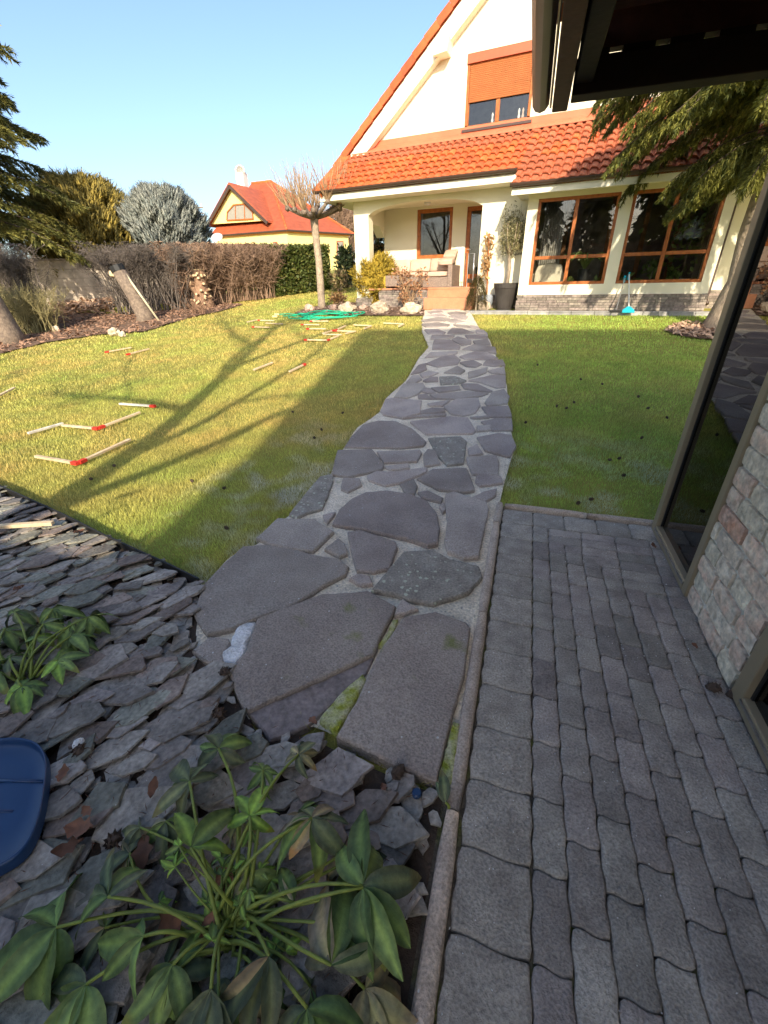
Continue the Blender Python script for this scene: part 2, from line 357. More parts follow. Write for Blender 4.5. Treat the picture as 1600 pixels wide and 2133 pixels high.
for j in range(90):
    for k in range(8): pb.f.append((j*9+k, (j+1)*9+k, (j+1)*9+k+1, j*9+k+1))
path = struct(pb.build('path', 'mortar', smooth=True))
path_poly = [tuple(G(x, y).xy) for x, y in PL] + [tuple(G(x, y).xy) for x, y in reversed(PR)]

# ---- flagstones, traced one by one: (zoom window, outline)
Z4 = lambda q: (380 + q[0]*.425, 1000 + q[1]*.425)
Z5 = lambda q: (600 + q[0]*.3125, 620 + q[1]*.3125)
ST4 = [
 ('flag', [(60,665),(110,520),(200,425),(300,335),(400,325),(560,350),(640,375),(770,395),(815,430),(800,470),(700,520),(540,625),(360,690),(240,740),(125,770)]),
 ('flag', [(55,845),(130,780),(225,790),(235,810),(200,870),(210,935),(110,890)]),
 ('flag_moss', [(370,700),(540,630),(690,575),(830,570),(910,560),(1045,635),(1030,670),(960,800),(940,870),(640,1010),(330,1150),(290,1110),(235,960),(250,925),(320,860)]),
 ('flag_purple', [(300,1120),(640,985),(940,850),(935,880),(900,950),(780,1060),(680,1150),(620,1200),(540,1240),(430,1280),(400,1235)]),
 ('flag_moss', [(1085,690),(1240,665),(1390,715),(1410,740),(1380,960),(1300,1250),(1245,1490),(1080,1430),(950,1360),(760,1275),(880,1060),(960,870)]),
 ('flag_dark', [(930,550),(1050,400),(1085,360),(1230,350),(1310,395),(1450,430),(1470,480),(1400,560),(1230,615),(1130,600),(1050,570)]),
 ('flag', [(810,265),(870,255),(1045,310),(1050,340),(1015,440),(940,455),(855,450),(840,400)]),
 ('flag', [(700,345),(765,295),(795,320),(810,370),(770,380)]),
 ('flag', [(820,490),(860,470),(920,480),(930,515),(880,520)]),
 ('flag', [(365,290),(470,195),(650,200),(740,260),(640,355),(560,350),(440,325)]),
 ('flag', [(735,225),(770,150),(830,95),(900,65),(1000,55),(1120,75),(1200,110),(1245,170),(1260,250),(1250,320),(1200,330),(1100,295),(960,265),(870,245)]),
 ('flag', [(1290,70),(1330,62),(1490,115),(1500,150),(1480,250),(1450,385),(1380,390),(1300,355),(1285,310),(1300,200),(1285,110)]),
 ('flag', [(1050,640),(1080,595),(1150,640),(1090,660),(1045,670)]),
 ('flag', [(690,180),(750,165),(710,215)])]
D = 'flag_dark'
ST5 = [[(10,1450),(100,1330),(215,1200),(300,1180),(300,1230),(270,1310),(230,1410),(130,1440),(60,1472)],
 [(290,1180),(330,1020),(560,1015),(600,1060),(640,1125),(630,1150),(400,1200)], [(595,1030),(880,1020),(890,1040),(860,1095),(640,1105)],
 [(905,1050),(930,1015),(980,1020),(1015,1110),(910,1130)], [(935,940),(1150,930),(1190,960),(1180,1040),(1170,1110),(1060,1120),(1000,1060)],
 [(1190,1068),(1390,1055),(1405,1100),(1400,1185),(1230,1180),(1200,1110)], [(1200,1010),(1260,980),(1300,1040),(1210,1055)],
 [(375,1000),(420,930),(500,850),(600,825),(720,830),(830,880),(920,965),(900,990),(760,1005)], [(1260,935),(1400,908),(1490,920),(1520,990),(1480,1065),(1315,1020)],
 [(530,1190),(590,1162),(720,1165),(930,1138),(920,1170),(740,1240),(650,1255),(540,1220)], [(645,1130),(800,1110),(810,1140),(690,1153)],
 [(860,1210),(960,1145),(1190,1140),(1220,1210),(1245,1290),(1170,1300),(1010,1285)], [(1255,1192),(1300,1180),(1420,1198),(1435,1240),(1280,1258),(1252,1230)],
 [(365,1210),(475,1210),(485,1250),(400,1300),(355,1280)], [(750,1250),(840,1215),(860,1260),(845,1310),(790,1315)], [(865,1302),(930,1292),(1030,1340),(1020,1370),(900,1335)],
 [(1010,1390),(1040,1370),(1050,1420),(1030,1440)], [(1220,1340),(1300,1300),(1390,1280),(1385,1320),(1320,1360)],
 [(620,760),(650,682),(690,672),(890,690),(880,770),(760,805),(640,785)], [(705,665),(770,578),(900,573),(915,600),(860,648),(800,668)],
 [(815,830),(1080,797),(1200,805),(1252,890),(1230,908),(920,912),(865,870)], [(1040,730),(1120,682),(1270,672),(1280,720),(1250,768),(1170,788),(1090,778)],
 [(1292,732),(1470,727),(1490,795),(1345,795)], [(1312,700),(1360,632),(1440,612),(1475,660),(1460,708),(1330,722)], [(1290,830),(1400,808),(1490,812),(1495,885),(1365,888)],
 [(945,650),(1190,627),(1335,637),(1290,657),(1120,677),(985,677)], [(952,605),(1140,590),(1148,613),(1012,632)], [(1155,578),(1260,578),(1365,625),(1320,628),(1180,608)],
 [(1205,555),(1370,517),(1450,522),(1450,598),(1390,602),(1290,568)], [(1012,532),(1110,528),(1185,555),(1140,572),(1020,578)], [(902,555),(950,532),(997,532),(997,558),(920,560)],
 [(790,565),(830,522),(870,522),(888,545),(850,568)], [(820,510),(870,452),(920,442),(922,478),(880,498)], [(882,510),(940,492),(1000,502),(960,518),(900,532)],
 [(922,440),(1040,392),(1110,387),(1148,415),(1130,443),(1000,463)], [(1042,500),(1130,457),(1178,488),(1150,508)], [(1148,435),(1230,418),(1288,445),(1250,463),(1190,458)],
 [(1302,448),(1322,418),(1430,418),(1445,448),(1370,457)], [(1333,490),(1440,463),(1450,513),(1360,503)], [(1203,500),(1330,467),(1320,498),(1260,523),(1203,538)],
 [(1143,395),(1240,363),(1330,367),(1398,405),(1320,413),(1180,408)], [(912,400),(950,367),(1130,362),(1120,375),(1000,393)], [(962,345),(972,287),(1080,282),(1148,325),(1140,343)],
 [(1162,345),(1240,312),(1300,322),(1380,332),(1388,373),(1280,358)], [(1092,280),(1130,262),(1220,287),(1220,308),(1160,318)], [(1233,290),(1330,277),(1350,318),(1260,323)],
 [(952,275),(960,252),(1110,252),(1100,265),(1000,278)], [(1180,252),(1330,247),(1330,268),(1200,273)], [(910,215),(1000,212),(1048,230),(1040,243),(940,243)],
 [(890,177),(1000,167),(1078,180),(1060,193),(920,198)], [(1092,202),(1160,207),(1238,235),(1160,243),(1062,240)], [(1252,217),(1300,217),(1328,238),(1260,238)],
 [(890,152),(1000,132),(1078,137),(1040,158),(910,165)], [(1102,182),(1200,187),(1238,203),(1150,198)], [(920,120),(1020,107),(1058,125),(1000,130)],
 [(1052,150),(1110,142),(1188,165),(1120,173)], [(930,95),(1020,87),(1040,100),(960,108)], [(1072,125),(1130,112),(1198,125),(1180,148),(1120,138)],
 [(1062,102),(1120,94),(1188,102),(1180,113),(1090,113)], [(962,80),(1060,72),(1150,80),(1040,85)], [(1212,187),(1260,192),(1278,208),(1220,203)],
 [(902,602),(945,607),(985,638),(930,638),(892,625)], [(868,652),(920,648),(975,677),(872,673)], [(932,710),(1078,687),(1030,723),(950,723)], [(882,760),(960,737),(1040,742),(1048,763),(890,778)],
 [(765,808),(900,783),(1055,778),(1045,790),(850,800)], [(1217,800),(1330,792),(1340,803),(1240,808)], [(1262,860),(1350,852),(1350,883),(1262,893)]]
DARK5 = {0, 4, 29}
def flagstone(pix, mat, top=.014, deep=.05, rag=.35):
    pts = [G(*q) for q in pix]
    c = sum(pts, Vector())/len(pts); size = max((p - c).length for p in pts)
    out = []                                                # chipped outline
    for i, p in enumerate(pts):
        q = pts[(i+1) % len(pts)]; n = max(1, int((q - p).length/(.045 if size > .12 else .03)))
        for k in range(n):
            v = p.lerp(q, k/n); nz = .008*mnoise.noise(v*22 + Vector((0, 0, 5)))
            v = v + (v - c).normalized()*(nz + (.006 if size < .25 else .004)*min(2, max(1, c.y/4))); out.append(v)
    n = len(out); ta, tb = rng.uniform(-.006, .006), rng.uniform(-.006, .006)
    def ring(sc, z): return [Vector((c.x + (v.x - c.x)*(1 - sc/max((v - c).length, .02)), c.y + (v.y - c.y)*(1 - sc/max((v - c).length, .02)),
                                     gz(v.x, v.y) + z + (ta*(v.x - c.x) + tb*(v.y - c.y))*2)) for v in out]
    rr = [ring(0, -deep), ring(-.0, top - .012), ring(.008, top - .002), ring(.02, top)]
    m = MB(); m.v = [tuple(v) for r in rr for v in r]
    for j in range(3):
        for i in range(n): m.f.append((j*n+i, j*n+(i+1) % n, (j+1)*n+(i+1) % n, (j+1)*n+i))
    m.f.append(tuple(3*n+i for i in range(n)))
    o = m.build('flagstone', mat, path); return o
for k, (mt, poly) in enumerate(ST4):
    flagstone([Z4(q) for q in poly], mt, top=(.008 if mt == 'flag_purple' else (.03 if k in (2, 4) else .02)), deep=.08)
for k, poly in enumerate(ST5):
    flagstone([Z5(q) for q in poly], 'flag_dark' if k in DARK5 else 'flag')
# white mortar patch and moss pads lying in the joints
def pad(name, pix, mat, top, label=None):
    pts = [G(*q) for q in pix]; c = sum(pts, Vector())/len(pts); m = MB(); ring = []
    for i, p in enumerate(pts):
        q = pts[(i+1) % len(pts)]; n = max(1, int((q - p).length/.02))
        for k in range(n):
            v = p.lerp(q, k/n); ring.append(v + (v - c).normalized()*.008*mnoise.noise(v*40))
    n = len(ring); m.v = [(v.x, v.y, gz(v.x, v.y) - .02) for v in ring]
    for s, z in ((.93, .7), (.7, 1), (.35, 1.05)):
        m.v += [(c.x + (v.x-c.x)*s, c.y + (v.y-c.y)*s, gz(v.x, v.y) + top*z + .006*mnoise.noise(Vector((v.x*60*s, v.y*60*s, z)))) for v in ring]
    for j in range(3):
        for i in range(n): m.f.append((j*n+i, j*n+(i+1) % n, (j+1)*n+(i+1) % n, (j+1)*n+i))
    m.f.append(tuple(3*n+i for i in range(n))); return m.build(name, mat, path, smooth=True)
pad('mortar_patch', [Z4(q) for q in [(365,700),(355,740),(320,800),(300,870),(250,920),(205,915),(170,880),(235,830),(240,790),(270,730),(300,700)]], 'mortar_white', .018)
pad('moss_pad', [Z4(q) for q in [(890,955),(910,980),(870,1060),(800,1180),(760,1250),(700,1215),(665,1185),(720,1120),(800,1030)]], 'moss', .022)
pad('moss_pad', [Z4(q) for q in [(1060,680),(1040,740),(990,820),(955,820),(1000,760),(1030,690)]], 'moss', .008)
pad('moss_pad', [Z4(q) for q in [(1330,1180),(1360,1200),(1350,1300),(1320,1520),(1255,1490),(1270,1400),(1300,1280)]], 'moss', .016)
pad('moss_pad', [Z4(q) for q in [(540,635),(480,655),(380,690),(400,665),(480,632),(530,612)]], 'moss', .01)

# ---- terrace of wavy concrete blocks
X0, PW, RL, Y0R = .219, .1, .2115, .494
tb = MB(); tb.add([(-.09, -2.5, -.017), (5, -2.5, -.017), (5, 3.11, -.017), (-.09, 3.11, -.017)], [(0, 1, 2, 3)])
terrace = struct(tb.build('terrace', 'joint'))
def paver_mesh(w, l, seed, big=False):
    """block with rounded shoulders; both long sides follow the same S wave so neighbours interlock"""
    r = random.Random(seed); j = .0012; n = 9; a = .0032 if not big else .0035
    side = lambda t: a*math.sin(4*math.pi*t + .6)
    end = lambda t: .0045*math.sin(2*math.pi*t + .4)
    ring = []
    for i in range(n): t = i/n; ring.append((w*t, end(t)))
    for i in range(n): t = i/n; ring.append((w + side(t), l*t + end(1)))
    for i in range(n): t = 1 - i/n; ring.append((w*t, l + end(t)))
    for i in range(n): t = 1 - i/n; ring.append((side(t), l*t))
    c = (w/2, l/2); m = MB(); N_ = len(ring)
    def inset(k, z, rag=0):
        vs = []
        for x, y in ring:
            dx, dy = x - c[0], y - c[1]
            kx, ky = 1 - k/(w/2), 1 - k/(l/2)
            # round the corners a little
            cf = (abs(dx)/(w/2))**6*(abs(dy)/(l/2))**6
            vs.append((c[0] + dx*(kx - .05*cf) + r.uniform(-rag, rag), c[1] + dy*(ky - .03*cf) + r.uniform(-rag, rag), z))
        return vs
    for k, z, g_ in ((j, -.03, 0), (j, -.005, .0005), (j + .002, -.0015, .0007), (j + .0055, .0008, .0005), (j + .016, .0018, 0)): m.v += inset(k, z, g_)
    for q in range(4):
        for i in range(N_): m.f.append((q*N_+i, q*N_+(i+1) % N_, (q+1)*N_+(i+1) % N_, (q+1)*N_+i))
    m.f.append(tuple(4*N_+i for i in range(N_)))
    return m.mesh('paving_block', smooth=True)
PM = [paver_mesh(PW, RL, s) for s in range(5)]; PMH = [paver_mesh(PW, RL/2, s+20) for s in range(2)]; PMB = [paver_mesh(.217, RL, s+40, True) for s in range(4)]
def paver(me, x, y, rot=0, mat='paver'):
    z = rng.uniform(-.002, .002); M_ = Matrix.Translation((x, y, z)) @ Matrix.Rotation(rot + rng.uniform(-.006, .006), 4, 'Z') @ Matrix.Rotation(rng.uniform(-.006, .006), 4, 'X') @ Matrix.Rotation(rng.uniform(-.008, .008), 4, 'Y')
    place('paving_block', me, mat, terrace, M_)
for n in range(-6, 12):
    y = Y0R + RL*(n - 0)
    if y + RL < 3.06: paver(rng.choice(PMB), .0, y, 0, 'paver_big')
ytop = Y0R + RL*11
for i in range(8):                                          # far border row of square blocks
    paver(rng.choice(PMB), .004 + RL*i + .217 - .217, ytop + .217 + .0, -math.pi/2, 'paver_big') if False else paver(rng.choice(PMB), .002 + .2165*i, ytop + .002, 0, 'paver_big')
for k in range(9):                                          # columns running with the path, mitred against the cross rows
    x = X0 + PW*k; y1 = ytop - PW*k
    y = Y0R + RL*((k*2) % 4)/4 - RL*5
    ylist = []
    while y < y1 - .05:
        if y + RL <= y1 + .01: ylist.append((y, RL))
        elif y1 - y > .07: ylist.append((y, y1 - y))
        y += RL
    for yy, ll in ylist:
        if ll > RL - .001: paver(rng.choice(PM), x, yy)
        else: paver(paver_mesh(PW, ll, int(yy*999) % 97), x, yy)
for j in range(10):                                         # cross rows
    y = ytop - PW*j; xs = X0 + PW*j; x = xs + (0 if j % 2 == 0 else 0); first = RL/2 if j % 2 == 0 else RL
    while x < 2.0:
        l = first; first = RL
        me = PMH[j % 2] if l < RL else rng.choice(PM)
        paver(me, x, y, -math.pi/2); x += l
for k in range(4):                                          # blocks inside the gazebo, seen dimly through the glass
    for n in range(5): paver(rng.choice(PM), 1.12 + PW*k, .5 + RL*n + (k % 2)*RL/2)

# ---- rounded concrete edging beside the blocks
def edging(a, b, rad=.028):
    a, b = Vector(a), Vector(b); d = (b - a).normalized(); s = Vector((-d.y, d.x, 0)); m = MB(); nseg = 8
    prof = [(-rad, -.1), (-rad, -.004)] + [(rad*math.cos(math.pi - math.pi*k/8), rad*.75*math.sin(math.pi*k/8) + .0) for k in range(1, 8)] + [(rad, -.004), (rad, -.1)]
    n = len(prof)
    for i in range(nseg + 1):
        p = a.lerp(b, i/nseg)
        for u, z in prof:
            e = 1 - .25*(i in (0, nseg)); m.v.append(tuple(p + s*u*e + Vector((0, 0, gz(p.x, p.y)*.0 + z*e + .002*mnoise.noise(p*6 + Vector((u*40, 0, z*40)))))))
    for i in range(nseg):
        for k in range(n-1): m.f.append((i*n+k, i*n+k+1, (i+1)*n+k+1, (i+1)*n+k))
    m.f += [tuple(range(n)), tuple(nseg*n + n-1-k for k in range(n))]
    m.build('edging_stone', 'edging', terrace, smooth=True)
yb = -.25
for y1 in (.79, 1.79, 2.79): edging((-.035 + rng.uniform(-.003, .003), yb + .002, .0), (-.035, y1 - .002, .0)); yb = y1
edging((-.035, 2.793, 0), (-.03, 3.10, .01))
xb = .005
for x1 in (.60, 1.6, 2.6, 3.6): edging((xb, 3.085, .004), (x1 - .003, 3.085, .004)); xb = x1

# ---- slate bed
SB = [(-7.5, 2.9)] + [tuple(G(*q).xy) for q in [(0, 1022), (140, 1085), (290, 1158), (425, 1222), (414, 1280), (405, 1350), (470, 1400), (500, 1470), (540, 1530), (640, 1530), (760, 1590), (905, 1650)]] + [(-.075, 1.0), (-.075, -1.6), (-7.5, -1.6)]
bb = MB(); bb.v = [(x, y, -.012) for x, y in SB]; bb.f = [tuple(range(len(SB)))]
bm_ = bmesh.new(); me_ = bb.mesh('slate_bed'); bm_.from_mesh(me_); bmesh.ops.triangulate(bm_, faces=bm_.faces[:]); bm_.to_mesh(me_); bm_.free()
bed = struct(place('slate_bed', me_, 'soil'))
def slate_mesh(seed):
    r = random.Random(seed); n = r.choice((4, 5, 5, 6, 6, 7)); th = r.uniform(.010, .024); asp = r.uniform(.42, .78)
    ang = sorted(2*math.pi*(k + r.uniform(-.38, .38))/n for k in range(n)); pts = [((.5*math.cos(a))*r.uniform(.8, 1.1), (.5*math.sin(a))*asp*r.uniform(.8, 1.1)) for a in ang]
    out = []
    for i, p in enumerate(pts):
        q = pts[(i+1) % n]
        for t in (0, .3, .7):
            out.append((p[0] + (q[0]-p[0])*t + r.uniform(-.014, .014)*(t > 0), p[1] + (q[1]-p[1])*t + r.uniform(-.014, .014)*(t > 0)))
    N_ = len(out); m = MB(); m.v = [(x*1.03, y*1.03, -th*2) for x, y in out] + [(x*1.01, y*1.01, th*1.7) for x, y in out] + [(x*.985, y*.985, th*2) for x, y in out]
    m.v += [(x*.6, y*.6, th*2 + r.uniform(-.004, .006)) for x, y in out]
    for q in range(3):
        for i in range(N_): m.f.append((q*N_+i, q*N_+(i+1) % N_, (q+1)*N_+(i+1) % N_, (q+1)*N_+i))
    m.f.append(tuple(3*N_+i for i in range(N_))); return m.mesh('slate_piece')
SM = [[slate_mesh(100 + s) for s in range(20)] for _ in range(3)]
for q, mt in zip(SM, ('slate', 'slate_green', 'slate_warm')):
    for me in q: me.materials.append(MAT[mt])
def slate(x, y, size, yaw, tilt, z, kind=None):
    kind = kind if kind is not None else rng.choices((0, 1, 2), (.6, .25, .15))[0]
    # lie tilted like shingles: the edge toward the viewer's right rides up
    ax = Vector((math.cos(-.5), math.sin(-.5), 0))
    M_ = Matrix.Translation((x, y, z)) @ Matrix.Rotation(-tilt, 4, Vector((-.98, .18, 0)).normalized().cross(Vector((0, 0, 1)))) @ Matrix.Rotation(yaw, 4, 'Z') @ Matrix.Rotation(rng.uniform(-.06, .06), 4, 'X') @ Matrix.Diagonal((size, size, rng.uniform(.10, .2), 1))
    return place('slate_piece', rng.choice(SM[kind]), None, bed, M_)
def slate_spots(dx, dy, smin, smax):
    out = []; cand = []; y = -.35
    while y < 2.4:
        x = -4.8
        while x < -.08: cand.append((x + rng.uniform(-.35, .35)*dx, y + rng.uniform(-.35, .35)*dy)); x += dx
        y += dy
    cx = np.array(cand); ok = pip(cx[:, 0], cx[:, 1], SB)
    for (X, Y), k in zip(cand, ok):
        if not k: continue
        d = Vector((X, Y, 0)) - CC; zc = d.dot(CF)
        if zc < .1: continue
        u, v = 800 + FPX*d.dot(CR)/zc, 1066.5 - FPX*d.dot(CU)/zc
        if u < -110 or v > 2240: continue
        sz = rng.uniform(smin, smax)
        if rng.random() < .14: sz *= .55
        for ox, oy in ((.22, 0), (0, .25), (.16, .18)):
            if not pip(np.array([X + sz*ox]), np.array([Y + sz*oy]), SB)[0]: sz *= .66
        out.append((X, Y, sz, math.hypot(X, Y)))
    return out
lower = MB()
for X, Y, sz, _ in slate_spots(.10, .085, .12, .19):        # buried layer that fills the gaps
    me = rng.choice(SM[0]); M_ = Matrix.Translation((X, Y, .002)) @ Matrix.Rotation(rng.uniform(0, 6.3), 4, 'Z') @ Matrix.Rotation(rng.uniform(-.15, .15), 4, 'X') @ Matrix.Diagonal((sz, sz, .13, 1))
    lower.add([M_ @ v.co for v in me.vertices], [tuple(p.vertices) for p in me.polygons])
stuff(lower.build('slate_fragments', 'slate', bed))
sl_done = sorted(slate_spots(.125, .105, .17, .30), key=lambda q: q[3])
extra = MB()
for k, (X, Y, sz, _) in enumerate(sorted(sl_done[:300], key=lambda q: -q[1])):
    slate(X, Y, sz, R_(42) + rng.gauss(0, .34), R_(rng.uniform(5, 10)), .024 + rng.uniform(0, .012))
for X, Y, sz, _ in sl_done[300:]:
    me = rng.choice(SM[0]); M_ = Matrix.Translation((X, Y, .03)) @ Matrix.Rotation(R_(28) + rng.gauss(0, .4), 4, 'Z') @ Matrix.Rotation(.15, 4, 'X') @ Matrix.Diagonal((sz, sz, .2, 1))
    extra.add([M_ @ v.co for v in me.vertices], [tuple(p.vertices) for p in me.polygons])
if extra.v: stuff(extra.build('slate_rubble', 'slate', bed))
print('slates', len(sl_done))
# black plastic lawn edging along the bed
le = MB(); pts = [G(*q) for q in [(-60, 993), (0, 1020), (70, 1052), (140, 1084), (215, 1122), (290, 1157), (360, 1190), (418, 1220)]]
for i, (a, b_) in enumerate(zip(pts, pts[1:])): le.beam(a + Vector((0, 0, .015 + .004*math.sin(i))), b_ + Vector((0, 0, .015 + .004*math.sin(i+1))), .012, .075)
tag(le.build('lawn_edging', 'black', bevel=.003), 'black plastic lawn edging strip between slate bed and grass', 'lawn edging')

# ================================================================== MAIN HOUSE (coordinates s along facade, d away, z up)
house = thing('house', 'cream plastered house with orange tiled roof, arched porch and glazed sunroom', 'house', HP(-2.5, 14, .9))
H = lambda: MB(MH)
def cells(mb, u0, u1, z0, z1, holes, d0, d1):
    us = sorted({u0, u1} | {h[0] for h in holes} | {h[1] for h in holes}); zs = sorted({z0, z1} | {h[2] for h in holes} | {h[3] for h in holes})
    for a, b in zip(us, us[1:]):
        for c, d in zip(zs, zs[1:]):
            if any(h[0] <= a and b <= h[1] and h[2] <= c and d <= h[3] for h in holes): continue
            mb.box((a, d0, c), (b, d1, d))
DC, DP, DG = 12.27, 13.0, 14.5
RZ = lambda d: 3.46 + .58*(d - 11.75)                       # pent roof plane
RAKE = lambda s: 4.78 + .806*(s + 7.80)
APX = -1.5
# gable wall with the window opening
w = H()
def col(s0, s1, zb, zt=None):
    t0, t1 = (RAKE(s0) - .2, RAKE(s1) - .2) if zt is None else (zt, zt)
    if s0 >= APX and zt is None: t0, t1 = RAKE(2*APX - s0) - .2, RAKE(2*APX - s1) - .2
    w.prism([(s0, DG, zb), (s1, DG, zb), (s1, DG, t1), (s0, DG, t0)], (0, .3, 0))
col(-7.3, -4.0, 4.55); col(-4.0, -2.31, 4.55, 5.16); col(-4.0, -2.31, 6.64); col(-2.31, APX, 4.55); col(APX, 4.3, 4.55)
gable = w.build('gable_wall', 'plaster', house)
# porch: pillar, arch, solid right part, side lintel, ceiling
w = H()
w.box((-6.68, DP, .9), (-6.22, DP + .3, 3.27)); w.box((-3.0, DP, .9), (-1.78, DP + .3, 3.64)); w.box((-6.68, DP, 3.27), (-6.22, DP + .3, 3.64))
def arch_z(t): return 3.27 + .27*math.sqrt(max(0, 1 - (2*t - 1)**2*.97)) - .27*math.sqrt(.03)
NA = 18
for i in range(NA):
    a, b = -6.22 + 3.22*i/NA, -6.22 + 3.22*(i+1)/NA
    w.prism([(a, DP, arch_z(i/NA)), (b, DP, arch_z((i+1)/NA)), (b, DP, 3.64), (a, DP, 3.64)], (0, .3, 0))
w.box((-6.68, DP + .3, 3.12), (-6.38, DG, 3.64))            # side lintel
w.prism([(-6.66, DG - .35, 3.12), (-6.66, DG, 3.12), (-6.66, DG, 2.85)], (.26, 0, 0))
w.build('porch_wall', 'plaster', house)
w = H(); w.box((-6.38, DP + .3, 3.56), (-3.0, DG, 3.62)); w.box((-3.0, DP + .3, 1.0), (-2.85, DG, 3.6)); w.build('porch_ceiling', 'plaster', house)
w = H(); WB = (-5.31, -4.2, 2.23, 3.5); DB = (-3.78, -3.02, 1.44, 3.47)
cells(w, -6.4, -3.0, .95, 4.55, [WB, DB], DG, DG + .3); w.box((-3.0, DG, .95), (4.3, DG + .3, 4.55)); w.box((-6.4, DG + .3, .95), (-6.1, 24, 4.9)); w.box((4.0, 13.3, .95), (4.3, 24, 4.9))
w.box((-6.1, 23.7, .95), (4.0, 24, 4.9)); w.build('wall', 'plaster', house)
w = H(); cells(w, 2.23, 6.5, .9, 4.4, [], DP, DP + .3); w.box((6.2, DP + .3, .9), (6.5, 20, 4.4)); w.build('side_wing_wall', 'plaster', house)
# sunroom walls
W1, W2 = (-1.55, .14, 1.47, 3.2), (.38, 2.05, 1.47, 3.2)
w = H(); cells(w, -1.78, 2.23, 1.25, 3.34, [W1, W2], DC, DC + .16); w.box((-1.78, DC + .16, 1.25), (-1.62, DP, 3.34)); w.box((2.07, DC + .16, 1.25), (2.23, DP, 3.34))
w.build('sunroom_wall', 'plaster', house)
# windows: frame + panes (each a part)
def window(name, s0, s1, z0, z1, d, mull, trans, fw=.065, mat='wood_frame', gl='window_glass', depth=.08):
    f = H(); f.box((s0, d, z0), (s1, d + depth, z0 + fw)); f.box((s0, d, z1 - fw), (s1, d + depth, z1))
    f.box((s0, d, z0 + fw), (s0 + fw, d + depth, z1 - fw)); f.box((s1 - fw, d, z0 + fw), (s1, d + depth, z1 - fw))
    for m in mull: f.box((m - fw*.6, d + .002, z0 + fw), (m + fw*.6, d + depth - .002, z1 - fw))
    us = [s0 + fw] + [x for m in mull for x in (m - fw*.6, m + fw*.6)] + [s1 - fw]
    for t in trans:
        for a, b in zip(us[::2], us[1::2]): f.box((a, d + .004, t - fw*.55), (b, d + depth - .004, t + fw*.55))
    fr = f.build(name, mat, house, bevel=.006, bseg=1)
    zs = [z0 + fw] + [x for t in trans for x in (t - fw*.55, t + fw*.55)] + [z1 - fw]
    for a, b in zip(us[::2], us[1::2]):
        for c, e in zip(zs[::2], zs[1::2]):
            m = H(); m.box((a - .005, d + .03, c - .005), (b + .005, d + .042, e + .005)); m.build('pane', gl, fr)
    return fr
window('sunroom_window', *W1[:2], *W1[2:], DC + .02, [-.72], [2.04]); window('sunroom_window', *W2[:2], *W2[2:], DC + .02, [1.2], [2.04])
pw = window('porch_window', *WB[:2], *WB[2:], DG + .04, [], [], fw=.1)
m = H(); m.box((-5.4, DG - .06, 2.17), (-4.12, DG + .04, 2.225)); m.build('window_sill', 'gutter', pw)
dr = window('door', *DB[:2], *DB[2:], DG + .04, [], [1.72], fw=.11)
m = H(); m.tube([(-3.70, DG + .03, 2.42), (-3.70, DG - .03, 2.42), (-3.60, DG - .03, 2.42)], .012, 6); m.build('handle', 'steel', dr)
uw = window('upper_window', -4.0, -2.31, 5.16, 6.64, DG + .03, [-3.16], [], fw=.085)
m = H(); m.box((-4.06, DG - .07, 5.10), (-2.25, DG + .03, 5.155)); m.build('window_sill', 'gutter', uw)
m = H(); m.box((-4.0, DG - .045, 6.44), (-2.31, DG + .025, 6.62)); sb = m.build('shutter_box', 'shutter_box', uw)
sm = MB(); sm.prism([(0, 0, 0), (0, .012, .012), (0, .012, .028), (0, 0, .036), (0, -.008, .018)], (1.53, 0, 0)); smm = sm.mesh('shutter_slat')
for k in range(20): place('shutter_slat', smm, 'shutter', uw, MH @ Matrix.Translation((-3.92, DG + .012, 5.70 + .037*k)))
for a in (-4.0, -2.38): m = H(); m.box((a, DG - .005, 5.25), (a + .07, DG + .028, 6.44)); m.build('shutter_rail', 'wood_frame', uw)
# figurines on the sill inside
# main roof slabs
m = H(); th = .14
m.prism([(-7.95, 14.24, RAKE(-7.95)), (APX, 14.24, RAKE(APX)), (APX, 14.24, RAKE(APX) - th*1.3), (-7.95, 14.24, RAKE(-7.95) - th*1.3)], (0, 10.6, 0))
m.prism([(APX, 14.24, RAKE(APX)), (5.2, 14.24, RAKE(2*APX - 5.2)), (5.2, 14.24, RAKE(2*APX - 5.2) - th*1.3), (APX, 14.24, RAKE(APX) - th*1.3)], (0, 10.6, 0))
mroof = m.build('main_roof', 'tile', house)
vt = MB(); L_ = .40                                         # verge tile: capped L section
vt.prism([(0, -.06, 0), (0, .16, .03), (0, .16, .055), (0, -.09, .03), (0, -.09, -.14), (0, -.06, -.14)], (L_, 0, 0)); vtm = vt.mesh('verge_tile')
ang = math.atan(.806)
for k in range(20):
    s = -7.9 + .315*k
    if s > APX: break
    place('verge_tile', vtm, 'tile', mroof, MH @ Matrix.Translation((s, 14.24, RAKE(s) + .012 + .0)) @ Matrix.Rotation(-ang + .045, 4, 'Y'))
# boxed verge under the tiles with its plastered underside and purlin ends
m = H(); q = lambda s, o: (s, 14.25, RAKE(s) - o)
m.prism([q(-7.55, .19), q(APX, .19), q(APX, .66), q(-7.1, .62)], (0, .25, 0)); m.prism([(APX, 14.25, RAKE(APX) - .19), (5.0, 14.25, RAKE(2*APX - 5.0) - .19), (4.6, 14.25, RAKE(2*APX - 4.6) - .66), (APX, 14.25, RAKE(APX) - .66)], (0, .25, 0))
m.build('verge_board', 'trim', house)
m = H(); zb = RAKE(-4.78) - .60
m.prism([(-4.80, 14.10, zb), (-4.45, 14.10, zb + .03), (-4.40, 14.10, zb + .30), (-4.80, 14.10, zb + .24)], (0, .40, 0)); m.build('purlin_end', 'trim', house)
